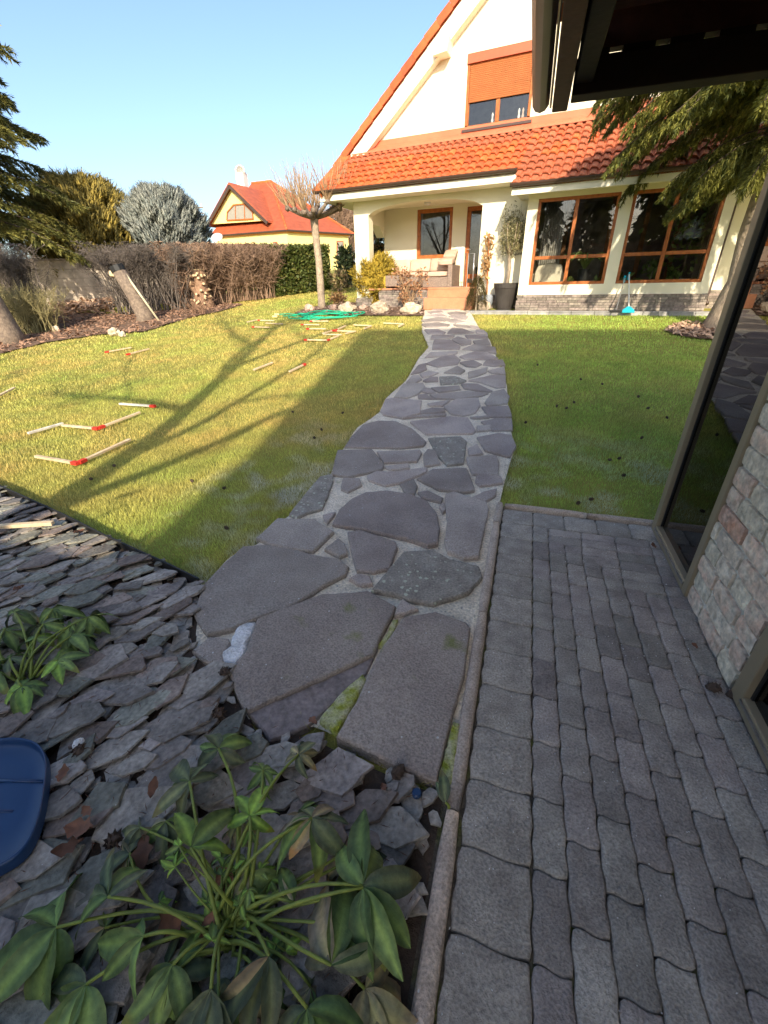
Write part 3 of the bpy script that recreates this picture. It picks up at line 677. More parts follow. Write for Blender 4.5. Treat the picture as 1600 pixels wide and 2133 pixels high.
# pent roof base (under the tiles), flashing, fascia, soffit, gutters
m = H()
m.prism([(-7.45, 12.46, RZ(12.46) - .05), (-7.45, DG, RZ(DG) - .05), (-7.45, DG, RZ(DG) - .2), (-7.45, 12.46, RZ(12.46) - .13)], (5.35, 0, 0))
m.prism([(-2.1, 11.82, RZ(11.82) - .05), (-2.1, DG, RZ(DG) - .05), (-2.1, DG, RZ(DG) - .2), (-2.1, 11.82, RZ(11.82) - .13)], (8.9, 0, 0))
proof = m.build('pent_roof', 'tile_old', house)
m = H(); m.prism([(-7.3, DG - .02, RZ(DG) + .16), (-7.3, DG - .02, RZ(DG) - .02), (-7.3, DG - .26, RZ(DG - .26) + .02), (-7.3, DG - .26, RZ(DG - .26) + .045), (-7.3, DG - .04, RZ(DG) + .02), (-7.3, DG - .04, RZ(DG) + .16)], (14.0, 0, 0)); m.build('flashing', 'flash', house)
m = H(); m.box((-7.42, 12.46, 3.60), (-2.1, 12.50, 3.79)); m.box((-7.42, 12.50, 3.60), (-2.1, DP, 3.64)); m.box((-7.42, 12.50, 3.64), (-7.38, DG, 3.80)); m.box((-7.38, DP, 3.6), (-6.68, DG, 3.64))
m.box((-2.1, 11.82, 3.25), (6.7, 11.86, 3.42)); m.box((-2.1, 11.86, 3.30), (6.7, DC, 3.34)); m.box((-2.1, 11.86, 3.34), (-2.06, 13.0, 3.62)); m.box((2.23, DC, 3.30), (6.7, DP, 3.335)); m.box((-2.06, DC, 3.3), (-1.78, DP, 3.335))
m.build('eaves_box', 'trim', house)
def gutter(s0, s1, d, z, r=.065):
    m = H(); n = 8
    for s in (s0, s1):
        for k in range(n+1): a = math.pi + math.pi*k/n; m.v.append(tuple(MH @ Vector((s, d + r*math.cos(a), z + r*math.sin(a)))))
        for k in range(n+1): a = 2*math.pi - math.pi*k/n; m.v.append(tuple(MH @ Vector((s, d + (r-.006)*math.cos(a), z + (r-.006)*math.sin(a)))))
    N_ = 2*(n+1)
    m.f += [(k, (k+1) % N_, N_ + (k+1) % N_, N_ + k) for k in range(N_)] + [tuple(range(N_-1, -1, -1)), tuple(N_+k for k in range(N_))]
    g = m.build('gutter', 'gutter', house)
    x = s0 + .15
    while x < s1:
        b = H(); b.tube([(x, d + (r+.004)*math.cos(math.pi + math.pi*k/6), z + (r+.004)*math.sin(math.pi + math.pi*k/6)) for k in range(7)], .009, 4); b.build('gutter_bracket', 'gutter', g); x += .78
gutter(-7.55, -2.12, 12.385, RZ(12.4) - .01); gutter(-2.13, 6.7, 11.745, RZ(11.75) - .01)
# S-profile clay tiles
TW, TL = .195, .335
def tile_mesh(seed):
    m = MB(); n = 8; r = random.Random(seed)
    zf = lambda t: .028*math.sin(2*math.pi*t - .6) + .012*math.sin(4*math.pi*t)
    for yy, up in ((0, .030), (TL + .04, .0)):
        for k in range(n+1): t = k/n; m.v.append((TW*1.06*t, yy, zf(t) + up))
    for k in range(n+1): t = k/n; m.v.append((TW*1.06*t, 0.002, zf(t) + .006))
    for k in range(n): m.f += [(k, k+1, n+2+k, n+1+k), (2*n+2+k, 2*n+3+k, k+1, k)]
    return m.mesh('roof_tile', smooth=False)
TMS = [tile_mesh(s) for s in range(2)]; TMO = [tile_mesh(9) for s in range(2)]
for t in TMS: t.materials.append(MAT['tile'])
for t in TMO: t.materials.append(MAT['tile_old'])
pit = math.atan(.58); rest = []; nt = 0
def tile(s, d, old):
    global nt
    M_ = MH @ Matrix.Translation((s, d, RZ(d) - .012)) @ Matrix.Rotation(pit - .05 + rng.uniform(-.008, .008), 4, 'X') @ Matrix.Rotation(rng.uniform(-.006, .006), 4, 'Z')
    if s < 1.75 and nt < 300: nt += 1; place('roof_tile', rng.choice(TMO if old else TMS), None, proof, M_)
    else: rest.append((M_, old))
dd = TL*math.cos(pit)
tl = []
d = 11.72
row = 0
while d < DG - .15:
    s = -2.12
    while s < 6.6: tl.append((s, d, True if d < 12.6 or s > -.6 else rng.random() < .5)); s += TW
    d += dd
d = 12.36
while d < DG - .15:
    s = -7.46
    while s < -2.15: tl.append((s, d, False)); s += TW
    d += dd
tl.sort(key=lambda q: (q[0] > 1.75, q[1]))
for q in tl: tile(*q)
if rest:
    m = MB()
    src = TMO[0]; vs = [v.co.copy() for v in src.vertices]; fs = [tuple(p.vertices) for p in src.polygons]
    for M_, o in rest: m.add([M_ @ v for v in vs], fs)
    stuff(m.build('roof_tiles', 'tile_old', proof))
# verge of the pent roof on the left
for k in range(8):
    d = 12.34 + .30*k
    place('verge_tile', vtm, 'tile', proof, MH @ Matrix.Translation((-7.42, d, RZ(d) + .0)) @ Matrix.Rotation(pit, 4, 'X') @ Matrix.Rotation(math.pi/2, 4, 'Z') @ Matrix.Diagonal((.9, 1, 1, 1)))
# brick plinths, one brick at a time
def bricks(s0, s1, z0, z1, d, parent, bl=.24, bh=.044, jt=.008, mat='brick_grey', side=None):
    b = MB(); b.box((0, 0, 0), (1, 1, 1)); rows = int((z1 - z0)/(bh + jt)); 
    for r in range(rows):
        z = z0 + r*(z1 - z0)/rows; s = s0 - (bl/2 if r % 2 else 0) - rng.uniform(0, .06)
        while s < s1:
            l = bl*rng.uniform(.75, 1.15); a, e = max(s, s0), min(s + l - jt, s1)
            if e - a > .03: place('brick', BRK, mat, parent, MH @ Matrix.Translation((a, d + rng.uniform(-.006, .004), z)) @ Matrix.Diagonal((e - a, .06, (z1 - z0)/rows - jt, 1)))
            s += l
_b = MB(); _b.box((0, 0, 0), (1, 1, 1)); BRK = _b.mesh('brick'); BRK.materials.append(MAT['brick_grey'])
for core, br_ in ((((-1.75, DC - .02, .7), (2.21, DC + .2, 1.235)), (-1.79, 2.24, .87, 1.25, DC - .05)), (((-6.66, DP - .02, .8), (-6.24, DP + .28, 1.2)), (-6.70, -6.2, .98, 1.2, DP - .05)), (((-5.9, 12.93, .8), (-4.36, 13.0, 1.40)), (-5.9, -4.36, .95, 1.40, 12.90)),
                  (((2.25, DP - .02, .8), (6.4, DP, 1.3)), (2.28, 4.6, .9, 1.3, DP - .05)), (((-3.0, DP - .02, .8), (-1.8, DP, 1.25)), (-3.0, -1.82, .9, 1.25, DP - .05))):
    m = H(); m.box(*core); bricks(*br_, m.build('plinth', 'brick_joint', house))
# porch floor and steps
m = H(); m.box((-6.22, 12.88, 1.40), (-2.95, DG, 1.45)); m.box((-5.9, 13.0, .9), (-3.0, DG, 1.40)); pf = m.build('porch_floor', 'terracotta', house, bevel=.012)
m = H(); m.box((-4.35, 12.50, .9), (-2.98, 12.93, 1.20)); m.build('step', 'terracotta', house, bevel=.012)
m = H(); m.box((-4.355, 12.86, 1.2), (-2.985, 12.99, 1.40)); m.build('step_riser', 'terracotta', house)
m = H(); m.lathe([(.10, .0), (.10, -.03), (.07, -.06), (.02, -.075)], 14, (-4.75, 13.8, 3.56)); m.build('ceiling_lamp', 'white', house, smooth=True)
for k in range(3): m = H(); m.box((-4.05 + .09*k - .015, DG - .015, 2.45), (-4.05 + .09*k + .05, DG, 2.515)); m.build('switch', 'white', house)
# rain pipe with elbow
m = H(); m.tube([(2.34, 11.78, 3.36), (2.34, 11.95, 3.2), (2.34, 12.9, 3.05), (2.34, 12.9, 1.25), (2.34, 12.88, 1.1), (2.36, 12.75, 1.03)], .045, 8); m.build('rain_pipe', 'gutter', house, smooth=True)
# sunroom interior
m = H(); m.box((-1.6, DC + .2, 1.15), (2.05, DG, 1.24)); m.build('sunroom_floor', 'terracotta', house)
m = H(); m.box((-1.6, DG - .06, 1.24), (4.0, DG - .01, 3.5)); m.box((-1.62, DC + .17, 3.335), (2.05, DG - .1, 3.345)); m.box((1.95, DP, 1.24), (2.05, DG - .1, 3.34)); m.build('sunroom_back_wall', 'interior', house)
m = H()
for s in (-1.0, .0, .75, 1.45): m.box((s, 13.5, 1.24), (s + .10, 13.6, 3.33))
m.build('interior_post', 'interior_wood', house)
m = H()
for k in range(10): m.tube([(-1.45 + .05*k, 13.1 + .02*(k % 2), 1.3), (-1.45 + .05*k, 13.1 + .02*(k % 2), 3.3)], .028, 5)
m.build('curtain', 'curtain', house, smooth=True)
# house interiors behind the other panes: plain dark rooms
for (a, b, c, e, nm) in ((-6.0, -3.0, 1.44, 4.5, 'room'), (-4.6, 2.0, 4.6, 6.9, 'attic_room')):
    m = H(); m.box((a, 17, c), (b, 17.05, e)); m.box((a, DG + .31, c), (b, 17, c + .05)); m.box((a, DG + .31, e), (b, 17, e + .05)); m.build(nm, 'interior', house)
for k, (s, mt) in enumerate(((-3.3, 'white'), (-2.62, 'white'), (-2.52, 'cushion'))):
    m = H(); m.lathe([(.03, 0), (.035, .06), (.02, .12), (.03, .17), (.01, .22)], 8, (s, DG + .16, 5.25)); tag(m.build('figurine', mt, smooth=True), ('pale figurine in left pane of the upper window', 'white figurine in right pane of the upper window', 'rosy figurine at right edge of the upper window sill')[k], 'figurine')

# concrete slabs along the house
m = MB(); poly = [HP(-2.95, 11.93, 0), HP(5.4, 11.93, 0), HP(5.4, 12.4, 0), HP(-2.95, 12.6, 0)]
m.v = [(p.x, p.y, .885) for p in poly]; m.f = [(0, 1, 2, 3)]; pav = struct(m.build('pavement', 'joint'))
for k in range(16):
    m = H(); m.box((-2.94 + .5*k + .004, 11.94, .80), (-2.94 + .5*(k+1) - .004, 12.26 if k > 1 else 12.46, .905)); m.build('paving_slab', 'slab', pav, bevel=.006, bseg=1)

# ================================================================== GAZEBO AT THE RIGHT
gz_t = thing('garden_pavilion', 'dark timber garden pavilion with bronze glass doors and whitewashed brick pillar', 'pavilion', (1.2, 1.8, 0))
GX = 1.035
def gframe(y0, y1, z1=2.3, post_far=.075):
    f = MB()
    f.box((GX - .03, y1 - post_far, .012), (GX + .05, y1, z1)); f.box((GX - .03, y0, .012), (GX + .05, y0 + .06, z1))
    f.box((GX - .03, y0 + .06, .012), (GX + .05, y1 - post_far, .075)); f.box((GX - .03, y0 + .06, z1 - .08), (GX + .05, y1 - post_far, z1))
    fr = f.build('door_frame', 'bronze', gz_t, bevel=.005)
    p = MB(); p.box((GX + .005, y0 + .06, .075), (GX + .013, y1 - post_far, z1 - .08)); p.build('pane', 'gazebo_glass', fr)
    p = MB(); p.box((GX + .032, y0 - .25, .06), (GX + .040, y0 + (y1 - y0)*.62, z1 - .08)); p.build('sliding_pane', 'gazebo_glass', fr)
    r = MB(); r.box((GX - .036, y0 + .06, .05), (GX - .030, y1 - post_far, .062)); r.build('rail', 'alu', fr)
    k = MB(); k.box((GX - .004, y1 - post_far - .012, .075), (GX + .004, y1 - post_far, z1 - .08)); k.build('seal', 'black', fr)
gframe(2.22, 2.99); gframe(-.6, 1.575)
f = MB(); f.box((GX + .06, 2.93, .0), (GX + 3.4, 2.99, .08)); f.box((GX + 3.4, 2.9, 0), (GX + 3.48, 3.0, 2.3)); f.box((GX + .06, 2.93, 2.22), (GX + 3.4, 2.99, 2.3)); bf = f.build('front_frame', 'bronze', gz_t)
f = MB(); f.box((GX + .05, 2.955, .08), (GX + 3.4, 2.963, 2.22)); f.build('pane', 'gazebo_glass', bf)
# brick pillar with uneven reclaimed bricks
pm = MB(); pm.box((GX - .005, 1.60, .0), (GX + .26, 2.235, 2.32)); pil = pm.build('brick_pillar', 'brick_mortar', gz_t)
def rb_mesh(seed):
    r = random.Random(seed); m = MB(); n = 5
    # subdivided box pushed by noise
    bm = bmesh.new(); bmesh.ops.create_cube(bm, size=1); bmesh.ops.subdivide_edges(bm, edges=bm.edges[:], cuts=3, use_grid_fill=True)
    for v in bm.verts:
        c = v.co; rr = .5; k = 1 - .03*max(0, (abs(c.x)*2)**5*(abs(c.z)*2)**5 + (abs(c.y)*2)**5*(abs(c.z)*2)**5 + (abs(c.x)*2)**5*(abs(c.y)*2)**5)
        q = c*k; nz = .022*mnoise.noise(c*2.3 + Vector((seed*3.7, seed, 0)))+.022*mnoise.noise(c*6 + Vector((seed, seed*2, 0)))
        v.co = q + Vector((nz*1.2, nz*.5, nz*1.0))
    me = bpy.data.meshes.new('pillar_brick'); bm.to_mesh(me); bm.free()
    return me
RB = {k: [rb_mesh(s + 11*i) for s in range(5)] for i, k in enumerate(('brick_cream', 'brick_red', 'brick_pink'))}
for k, l in RB.items():
    for me in l: me.materials.append(MAT[k])
bh = .098; z = .006; r_ = 0
while z < 2.25:
    y = 1.592; first = True
    while y < 2.235:
        l = rng.uniform(.23, .32)*(.55 if (first and r_ % 2) else 1)*(.55 if rng.random() < .12 else 1); first = False
        e = min(y + l, 2.243)
        if 2.243 - e < .07: e = 2.243
        k = rng.choices(('brick_cream', 'brick_red', 'brick_pink'), (.52, .13, .35))[0]
        place('pillar_brick', rng.choice(RB[k]), None, pil, Matrix.Translation((GX + .026 + rng.uniform(-.006, .006), (y + e)/2, z + bh/2 - .004)) @ Matrix.Rotation(rng.uniform(-.02, .02), 4, 'X') @ Matrix.Diagonal((.09, e - y - .012, bh - .010, 1)))
        y = e
    z += bh; r_ += 1
# roof: edge beams, rafters, boards, fascia with gutter, wavy roofing above
m = MB(); m.box((.07, 3.06, 2.38), (4.6, 3.18, 2.52)); m.build('edge_beam', 'dark_wood', gz_t, bevel=.006)
m = MB(); m.box((.165, 3.09, 2.548), (4.6, 3.15, 2.72)); m.build('gable_board', 'red_wood', gz_t)
for k in range(22): m = MB(); m.box((.075 + .2*k, 3.08, 2.521), (.215 + .2*k, 3.16, 2.547)); m.build('spacer_block', 'dark_wood', gz_t)
m = MB(); m.box((.075, -.6, 2.42), (.16, 3.06, 2.62)); m.build('side_beam', 'dark_wood', gz_t, bevel=.006)
m = MB(); m.box((-.02, -.6, 2.392), (.062, 3.34, 2.62)); m.build('fascia', 'red_wood', gz_t, bevel=.006)
m = MB(); m.tube([(-.085, -.6, 2.45), (-.085, 3.36, 2.45)], .048, 10); m.build('eaves_gutter', 'gutter', gz_t, smooth=True)
m = MB()
for x in (-.03, ): m.tube([(x, -.6, 2.42), (x, 3.35, 2.42)], .006, 5)
m.build('cable', 'alu', gz_t)
for k in range(7):
    y = -.3 + .52*k; m = MB(); m.box((.165, y, 2.60), (4.5, y + .07, 2.69)); m.build('rafter', 'red_wood', gz_t, bevel=.004)
for k in range(12):
    x = .0 + .38*k; m = MB(); m.box((x, -.6, 2.695), (x + .379, 3.30, 2.715)); m.build('roof_board', 'dark_wood', gz_t)
for k in range(2):
    m = MB(); m.box((.165, 1.25 + 1.0*k, 2.48), (4.5, 1.35 + 1.0*k, 2.595)); m.build('cross_beam', 'dark_wood', gz_t)
m = MB(); NX = 220; y0_, y1_ = -.7, 3.40
for yy, zz in ((y0_, 2.80), (y1_, 2.80)):
    for i in range(NX+1): x = -.14 + 4.9*i/NX; m.v.append((x, yy, zz + .028*math.sin(x*2*math.pi/.21)))
m.f = [(i, i+1, NX+2+i, NX+1+i) for i in range(NX)]; m.build('roof_sheet', 'tile_old', gz_t, smooth=True)
m = MB(); m.box((4.5, -.6, 0), (4.6, 3.06, 2.38)); m.box((1.1, -.65, 0), (4.5, -.6, 2.6)); m.build('back_wall', 'interior_wood', gz_t)
# unseen house added behind the camera, its gable fitted to the lawn's shade edge
bh_ = thing('shade_house', 'tall unseen gabled house added behind the viewer to shade path and terrace', 'house', (6.2, -12.7, 0))
T_ = 9.0; ox, oy, oz = math.sin(SUN_AZ)*T_, -math.cos(SUN_AZ)*T_, T_*math.tan(SUN_EL)
m = MB(); m.box((ox + .3, oy - 7.4, 0), (ox + 8, oy - 1.1, oz + 4.7)); m.prism([(ox + .3, oy - 1.1, oz + 4.7), (ox + .3, oy - 4.05, oz + 7.6), (ox + .3, oy - 7.0, oz + 4.7)], (7.6, 0, 0)); m.build('wall', 'plaster', bh_)
m = MB(); m.prism([(ox, oy - .75, oz + 4.85), (ox, oy - 4.05, oz + 8.15), (ox, oy - 4.05, oz + 7.95), (ox, oy - .75, oz + 4.65)], (8.3, 0, 0)); m.prism([(ox, oy - 4.05, oz + 8.15), (ox, oy - 8.2, oz + 4.0), (ox, oy - 8.2, oz + 3.8), (ox, oy - 4.05, oz + 7.95)], (8.3, 0, 0)); m.build('roof', 'tile_old', bh_)

# ================================================================== VEGETATION HELPERS
def ztop(P, py):                                            # height that makes the vertical above P reach image row py
    d = Vector((P[0], P[1], 0)) - CC; k = 1066.5 - py
    return (k*d.dot(CF) - FPX*d.dot(CU))/(FPX*CU.z - k*CF.z)
def at_dist(px, D, py=560):
    r = ray(px, py); v = Vector((r.x, r.y, 0)).normalized()*D; return Vector((v.x, v.y, gz(v.x, v.y)))
def mpp(P): return (Vector(P) - CC).dot(CF)/FPX             # metres per photo pixel at P
def unit(a): return a/np.maximum(np.linalg.norm(a, axis=-1, keepdims=True), 1e-9)
def perp(d):
    ref = nrg.normal(size=d.shape); x = unit(np.cross(d, ref)); return x, np.cross(d, x)
def spindles(P, Dv, r, mid=.4):
    n = len(P); d = unit(Dv); x, y = perp(d); L = Dv; r = np.broadcast_to(r, (n,))[:, None]
    m = P + L*mid; v = np.stack([P, m + x*r, m + (-x*.5 + y*.87)*r, m + (-x*.5 - y*.87)*r, P + L], 1)
    f = np.array([[0, 1, 2], [0, 2, 3], [0, 3, 1], [4, 2, 1], [4, 3, 2], [4, 1, 3]])
    F = (np.arange(n)[:, None, None]*5 + f[None]).reshape(-1, 3); return v.reshape(-1, 3), F
def needles(A, B, k, ln, wd, lean=.55, t0=.0):
    """k thin needles round each twig A->B"""
    n = len(A); d = unit(B - A); x, y = perp(d); t = (np.arange(k)[None, :] + nrg.random((n, k)))/k*(1 - t0) + t0; a = nrg.random((n, k))*2*np.pi
    base = A[:, None] + (B - A)[:, None]*t[..., None]
    out = x[:, None]*np.cos(a)[..., None] + y[:, None]*np.sin(a)[..., None]
    dirn = unit(out*(1 - lean) + d[:, None]*lean); side = unit(np.cross(dirn, d[:, None] + 1e-6))*wd/2
    l = ln*(.7 + .6*nrg.random((n, k)))[..., None]
    v = np.stack([base - side, base + side, base + dirn*l], 2).reshape(-1, 3); return v, np.arange(len(v)).reshape(-1, 3)
def tubes3(Pt, r):
    n, m, _ = Pt.shape; d = unit(np.gradient(Pt, axis=1)); ref = nrg.normal(size=(n, 1, 3)); x = unit(np.cross(d, np.broadcast_to(ref, d.shape))); y = np.cross(d, x)
    r = np.broadcast_to(r, (n, m))[..., None]
    v = np.stack([Pt + x*r, Pt + (-x*.5 + y*.87)*r, Pt + (-x*.5 - y*.87)*r], 2)
    idx = np.arange(n*m*3).reshape(n, m, 3); F = []
    for k in range(3):
        a, b = idx[:, :-1, k], idx[:, :-1, (k+1) % 3]; c, e = idx[:, 1:, (k+1) % 3], idx[:, 1:, k]; F.append(np.stack([a, b, c, e], -1).reshape(-1, 4))
    return v.reshape(-1, 3), np.concatenate(F)
def leaves(P, size, up=.3, asp=.5):
    n = len(P); d = unit(nrg.normal(size=(n, 3)) + np.array([0, 0, up])); x, _ = perp(d); s = np.broadcast_to(size, (n,))[:, None]
    v = np.stack([P, P + d*s*.5 + x*s*asp*.5, P + d*s, P + d*s*.5 - x*s*asp*.5], 1); F = np.arange(n*4).reshape(-1, 4); return v.reshape(-1, 3), F
def merge(parts):
    V = []; F = []; n = 0
    for v, f in parts: V.append(v); F.append(f + n); n += len(v)
    return np.concatenate(V), np.concatenate(F)
def cols(n, k, base, var=.25, alt=None, pa=0.):
    """per-item colour repeated over its k vertices"""
    c = np.array(base)[None]*(1 + var*(nrg.random((n, 1))*2 - 1))
    if alt is not None: c = np.where(nrg.random((n, 1)) < pa, np.array(alt)[None]*(1 + var*(nrg.random((n, 1))*2 - 1)), c)
    return np.repeat(c, k, 0)
def fnoise(x, y, sc, seed=0):
    return np.array([mnoise.noise(Vector((a*sc, b*sc, seed))) for a, b in zip(x, y)])

# ================================================================== MULCH, ROCK BED, GRASS
def sheet(name, poly, dz, mat, step=.35, amp=.01):
    xs = [p[0] for p in poly]; ys = [p[1] for p in poly]; bm = bmesh.new()
    nx, ny = int((max(xs)-min(xs))/step) + 2, int((max(ys)-min(ys))/step) + 2
    f = bm.faces.new([bm.verts.new((p[0], p[1], 0)) for p in poly]); bmesh.ops.triangulate(bm, faces=[f])
    bmesh.ops.subdivide_edges(bm, edges=bm.edges[:], cuts=3, use_grid_fill=True); bmesh.ops.triangulate(bm, faces=bm.faces[:]); bmesh.ops.subdivide_edges(bm, edges=bm.edges[:], cuts=1, use_grid_fill=True)
    for v in bm.verts: v.co.z = gz(v.co.x, v.co.y) + dz + amp*mnoise.noise(v.co*2.5)
    me = bpy.data.meshes.new(name); bm.to_mesh(me); bm.free(); return struct(place(name, me, mat))
MUL = [tuple(G(*q).xy) for q in [(-120, 770), (0, 736), (90, 714), (200, 697), (300, 690), (390, 662), (470, 645), (508, 633), (440, 630), (330, 648), (240, 652), (110, 652), (0, 660), (-150, 680)]]
ROCK = [tuple(G(*q).xy) for q in [(612, 652), (640, 641), (700, 634), (760, 628), (840, 630), (884, 640), (884, 657), (800, 657), (700, 656)]]
RING = [tuple((G(1468, 688) + Vector((math.cos(a)*.62, math.sin(a)*.72, 0))).xy) for a in [k*math.pi/10 for k in range(20)]]
sheet('mulch_bed', MUL, .0, 'mulch', amp=.03); sheet('rock_bed', ROCK, .0, 'mulch'); sheet('bark_ring', RING, .0, 'mulch')
def scatter(poly, n):
    xs = [p[0] for p in poly]; ys = [p[1] for p in poly]; out = np.zeros((0, 2))
    while len(out) < n:
        q = np.c_[nrg.uniform(min(xs), max(xs), n), nrg.uniform(min(ys), max(ys), n)]; out = np.r_[out, q[pip(q[:, 0], q[:, 1], poly)]]
    return out[:n]
def litter(name, poly, n, sz, mat, label, cat, lift=.02):
    q = scatter(poly, n); P = np.c_[q, gz_np(q[:, 0], q[:, 1]) + lift*nrg.random(n)]
    d = unit(np.c_[nrg.normal(size=(n, 2)), nrg.normal(size=n)*.35]); s = sz*(.5 + nrg.random(n))[:, None]; x = unit(np.cross(d, np.array([0, 0, 1.]) + .4*nrg.normal(size=(n, 3))))
    up = np.cross(x, d)*s*.12; a = P - d*s; b = P + d*s; w_ = x*s*.35
    v = np.stack([a - w_, a + w_, b + w_, b - w_, a - w_ + up, a + w_ + up, b + w_*.7 + up, b - w_*.7 + up], 1).reshape(-1, 3)
    f = np.array([[4, 5, 6, 7], [0, 1, 5, 4], [1, 2, 6, 5], [2, 3, 7, 6], [3, 0, 4, 7]]); F = (np.arange(n)[:, None, None]*8 + f[None]).reshape(-1, 4)
    return tag(stuff(np_mesh(name, v, F, mat)), label, cat)
litter('wood_chips', MUL, 2600, .06, 'chip', 'reddish wood chips and dry litter covering the bed by the hedge', 'wood chips')
litter('bark_chips', RING, 380, .05, 'chip_pale', 'pale bark chips in a ring round the spruce trunk', 'bark chips', .05)
litter('rubble', ROCK, 420, .05, 'rubble', 'small reddish stones and litter between the pale boulders', 'rubble', .04)
LIT = [tuple(G(*q).xy) for q in [(108, 648), (170, 640), (238, 636), (240, 650), (180, 655), (115, 656)]]
litter('leaf_pile', LIT, 700, .10, 'chip_pale', 'heap of pale dry leaves along the foot of the block wall', 'leaf pile', .35)

excl = [path_poly, MUL, ROCK, RING, SB]
def ok_grass(x, y):
    k = np.ones(len(x), bool)
    for p in excl: k &= ~pip(x, y, p)
    k &= ~((x > -.08) & (y < 3.125)); s = x*HS.x + y*HS.y; d = x*HN.x + y*HN.y
    k &= ~((d > 11.9) & (s > -2.97) & (s < 6.5)); k &= ~((d > 12.85) & (s > -6.75) & (s < 6.5)); return k
bl = []
for (r0, r1, dens, h_, w_) in ((1.4, 3.6, 13000, .017, .0038), (3.6, 5.5, 7600, .018, .0050), (5.5, 8.5, 3300, .020, .0078), (8.5, 13, 1300, .022, .0125), (13, 22, 400, .026, .022)):
    a0, a1 = R_(17.8 - 50), R_(17.8 + 47); area = (a1 - a0)/2*(r1*r1 - r0*r0); n = int(area*dens)
    rr = np.sqrt(nrg.uniform(r0*r0, r1*r1, n)); aa = nrg.uniform(a0, a1, n); x, y = -np.sin(aa)*rr, np.cos(aa)*rr
    k = ok_grass(x, y); x, y = x[k], y[k]; bl.append((x, y, np.full(len(x), h_), np.full(len(x), w_)))
gx, gy, gh, gw = (np.concatenate([b[i] for b in bl]) for i in range(4)); n = len(gx); print('blades', n)
# noise on a coarse grid, looked up bilinearly (fast)
def gridnoise(x, y, sc, seed):
    x0, y0 = x.min(), y.min(); nx, ny = int((x.max()-x0)*sc*3) + 3, int((y.max()-y0)*sc*3) + 3
    g_ = np.array([[mnoise.noise(Vector((i/3, j/3, seed))) for j in range(ny)] for i in range(nx)])
    u, v = (x - x0)*sc*3, (y - y0)*sc*3; i, j = u.astype(int), v.astype(int); a, b = u - i, v - j
    return g_[i, j]*(1-a)*(1-b) + g_[i+1, j]*a*(1-b) + g_[i, j+1]*(1-a)*b + g_[i+1, j+1]*a*b
n1 = gridnoise(gx, gy, .55, 1.3); n2 = gridnoise(gx, gy, 2.6, 7.7); n3 = gridnoise(gx, gy, 5.5, 4.1)
dry = np.clip(.62 + .5*n1 + .45*n2 - .62*np.clip((gx + 1.2)/2.0, 0, 1), 0, 1)[:, None]
gc = np.array([.41, .55, .12])*(1 - dry) + np.array([.66, .51, .17])*dry
fro = np.clip(1.6*(n3*.8 + n2*.9 + .18), 0, 1)*np.clip((5.0 - gy)/1.8, 0, 1)*np.clip((gx + 2.75)/.35, 0, 1)
fro = (fro*.9)[:, None]; gc = gc*(1 - fro) + np.array([.70, .71, .64])*fro
gc *= (.6 + .8*nrg.random((n, 1)))
gh = gh*(.6 + .8*nrg.random(n))*(1 + .35*n2); az = nrg.random(n)*2*np.pi; ln = 1.5*nrg.random(n)
P = np.c_[gx, gy, gz_np(gx, gy) - .036]; sd = np.c_[np.cos(az), np.sin(az), np.zeros(n)]*gw[:, None]/2
tip = P + np.c_[-np.sin(az)*ln*gh*1.2, np.cos(az)*ln*gh*1.2, gh + .016]; mid = (P + tip)/2 + np.c_[np.zeros((n, 2)), gh*.18]
V = np.stack([P - sd, P + sd, tip + sd*.25], 1).reshape(-1, 3)
F = np.arange(n*3).reshape(-1, 3)
# longer tufts leaning over the edges of path, terrace and slate bed
ed_ = []
for pl, s0, s1 in ((path_poly, 0, len(path_poly) - 1), (SB, 0, 5)):
    for (x0, y0), (x1, y1) in zip(pl[s0:s1], pl[s0+1:s1+1]):
        l_ = math.hypot(x1 - x0, y1 - y0); k = int(l_*260/max(1, math.hypot(x0, y0)/3.5)); t = nrg.random(k)[:, None]; ed_.append(np.array([[x0, y0]])*(1-t) + np.array([[x1, y1]])*t)
k = 420; ed_.append(np.c_[nrg.uniform(.0, 1.0, k), np.full(k, 3.13)]); E_ = np.concatenate(ed_); E_ += nrg.normal(size=E_.shape)*.022; E_ = E_[ok_grass(E_[:, 0], E_[:, 1])]; k = len(E_)
ea = nrg.random(k)*2*np.pi; el = .02 + .03*nrg.random(k); ew = .0045*np.maximum(1, np.hypot(E_[:, 0], E_[:, 1])/3.5); eP = np.c_[E_, gz_np(E_[:, 0], E_[:, 1]) - .03]; es = np.c_[np.cos(ea), np.sin(ea), np.zeros(k)]*ew[:, None]/2
et = eP + np.c_[-np.sin(ea)*el, np.cos(ea)*el, .02 + el*.7]; eV = np.stack([eP - es, eP + es, et], 1).reshape(-1, 3)
V = np.r_[V, eV]; F = np.arange(len(V)).reshape(-1, 3); gc = np.r_[gc, np.array([[.36, .34, .10]])*(.5 + .9*nrg.random((k, 1)))]
tag(stuff(np_mesh('grass', V, F, 'grass', col=np.repeat(gc, 3, 0))), 'short patchy lawn grass, straw yellow to green, frosted near the path', 'grass')

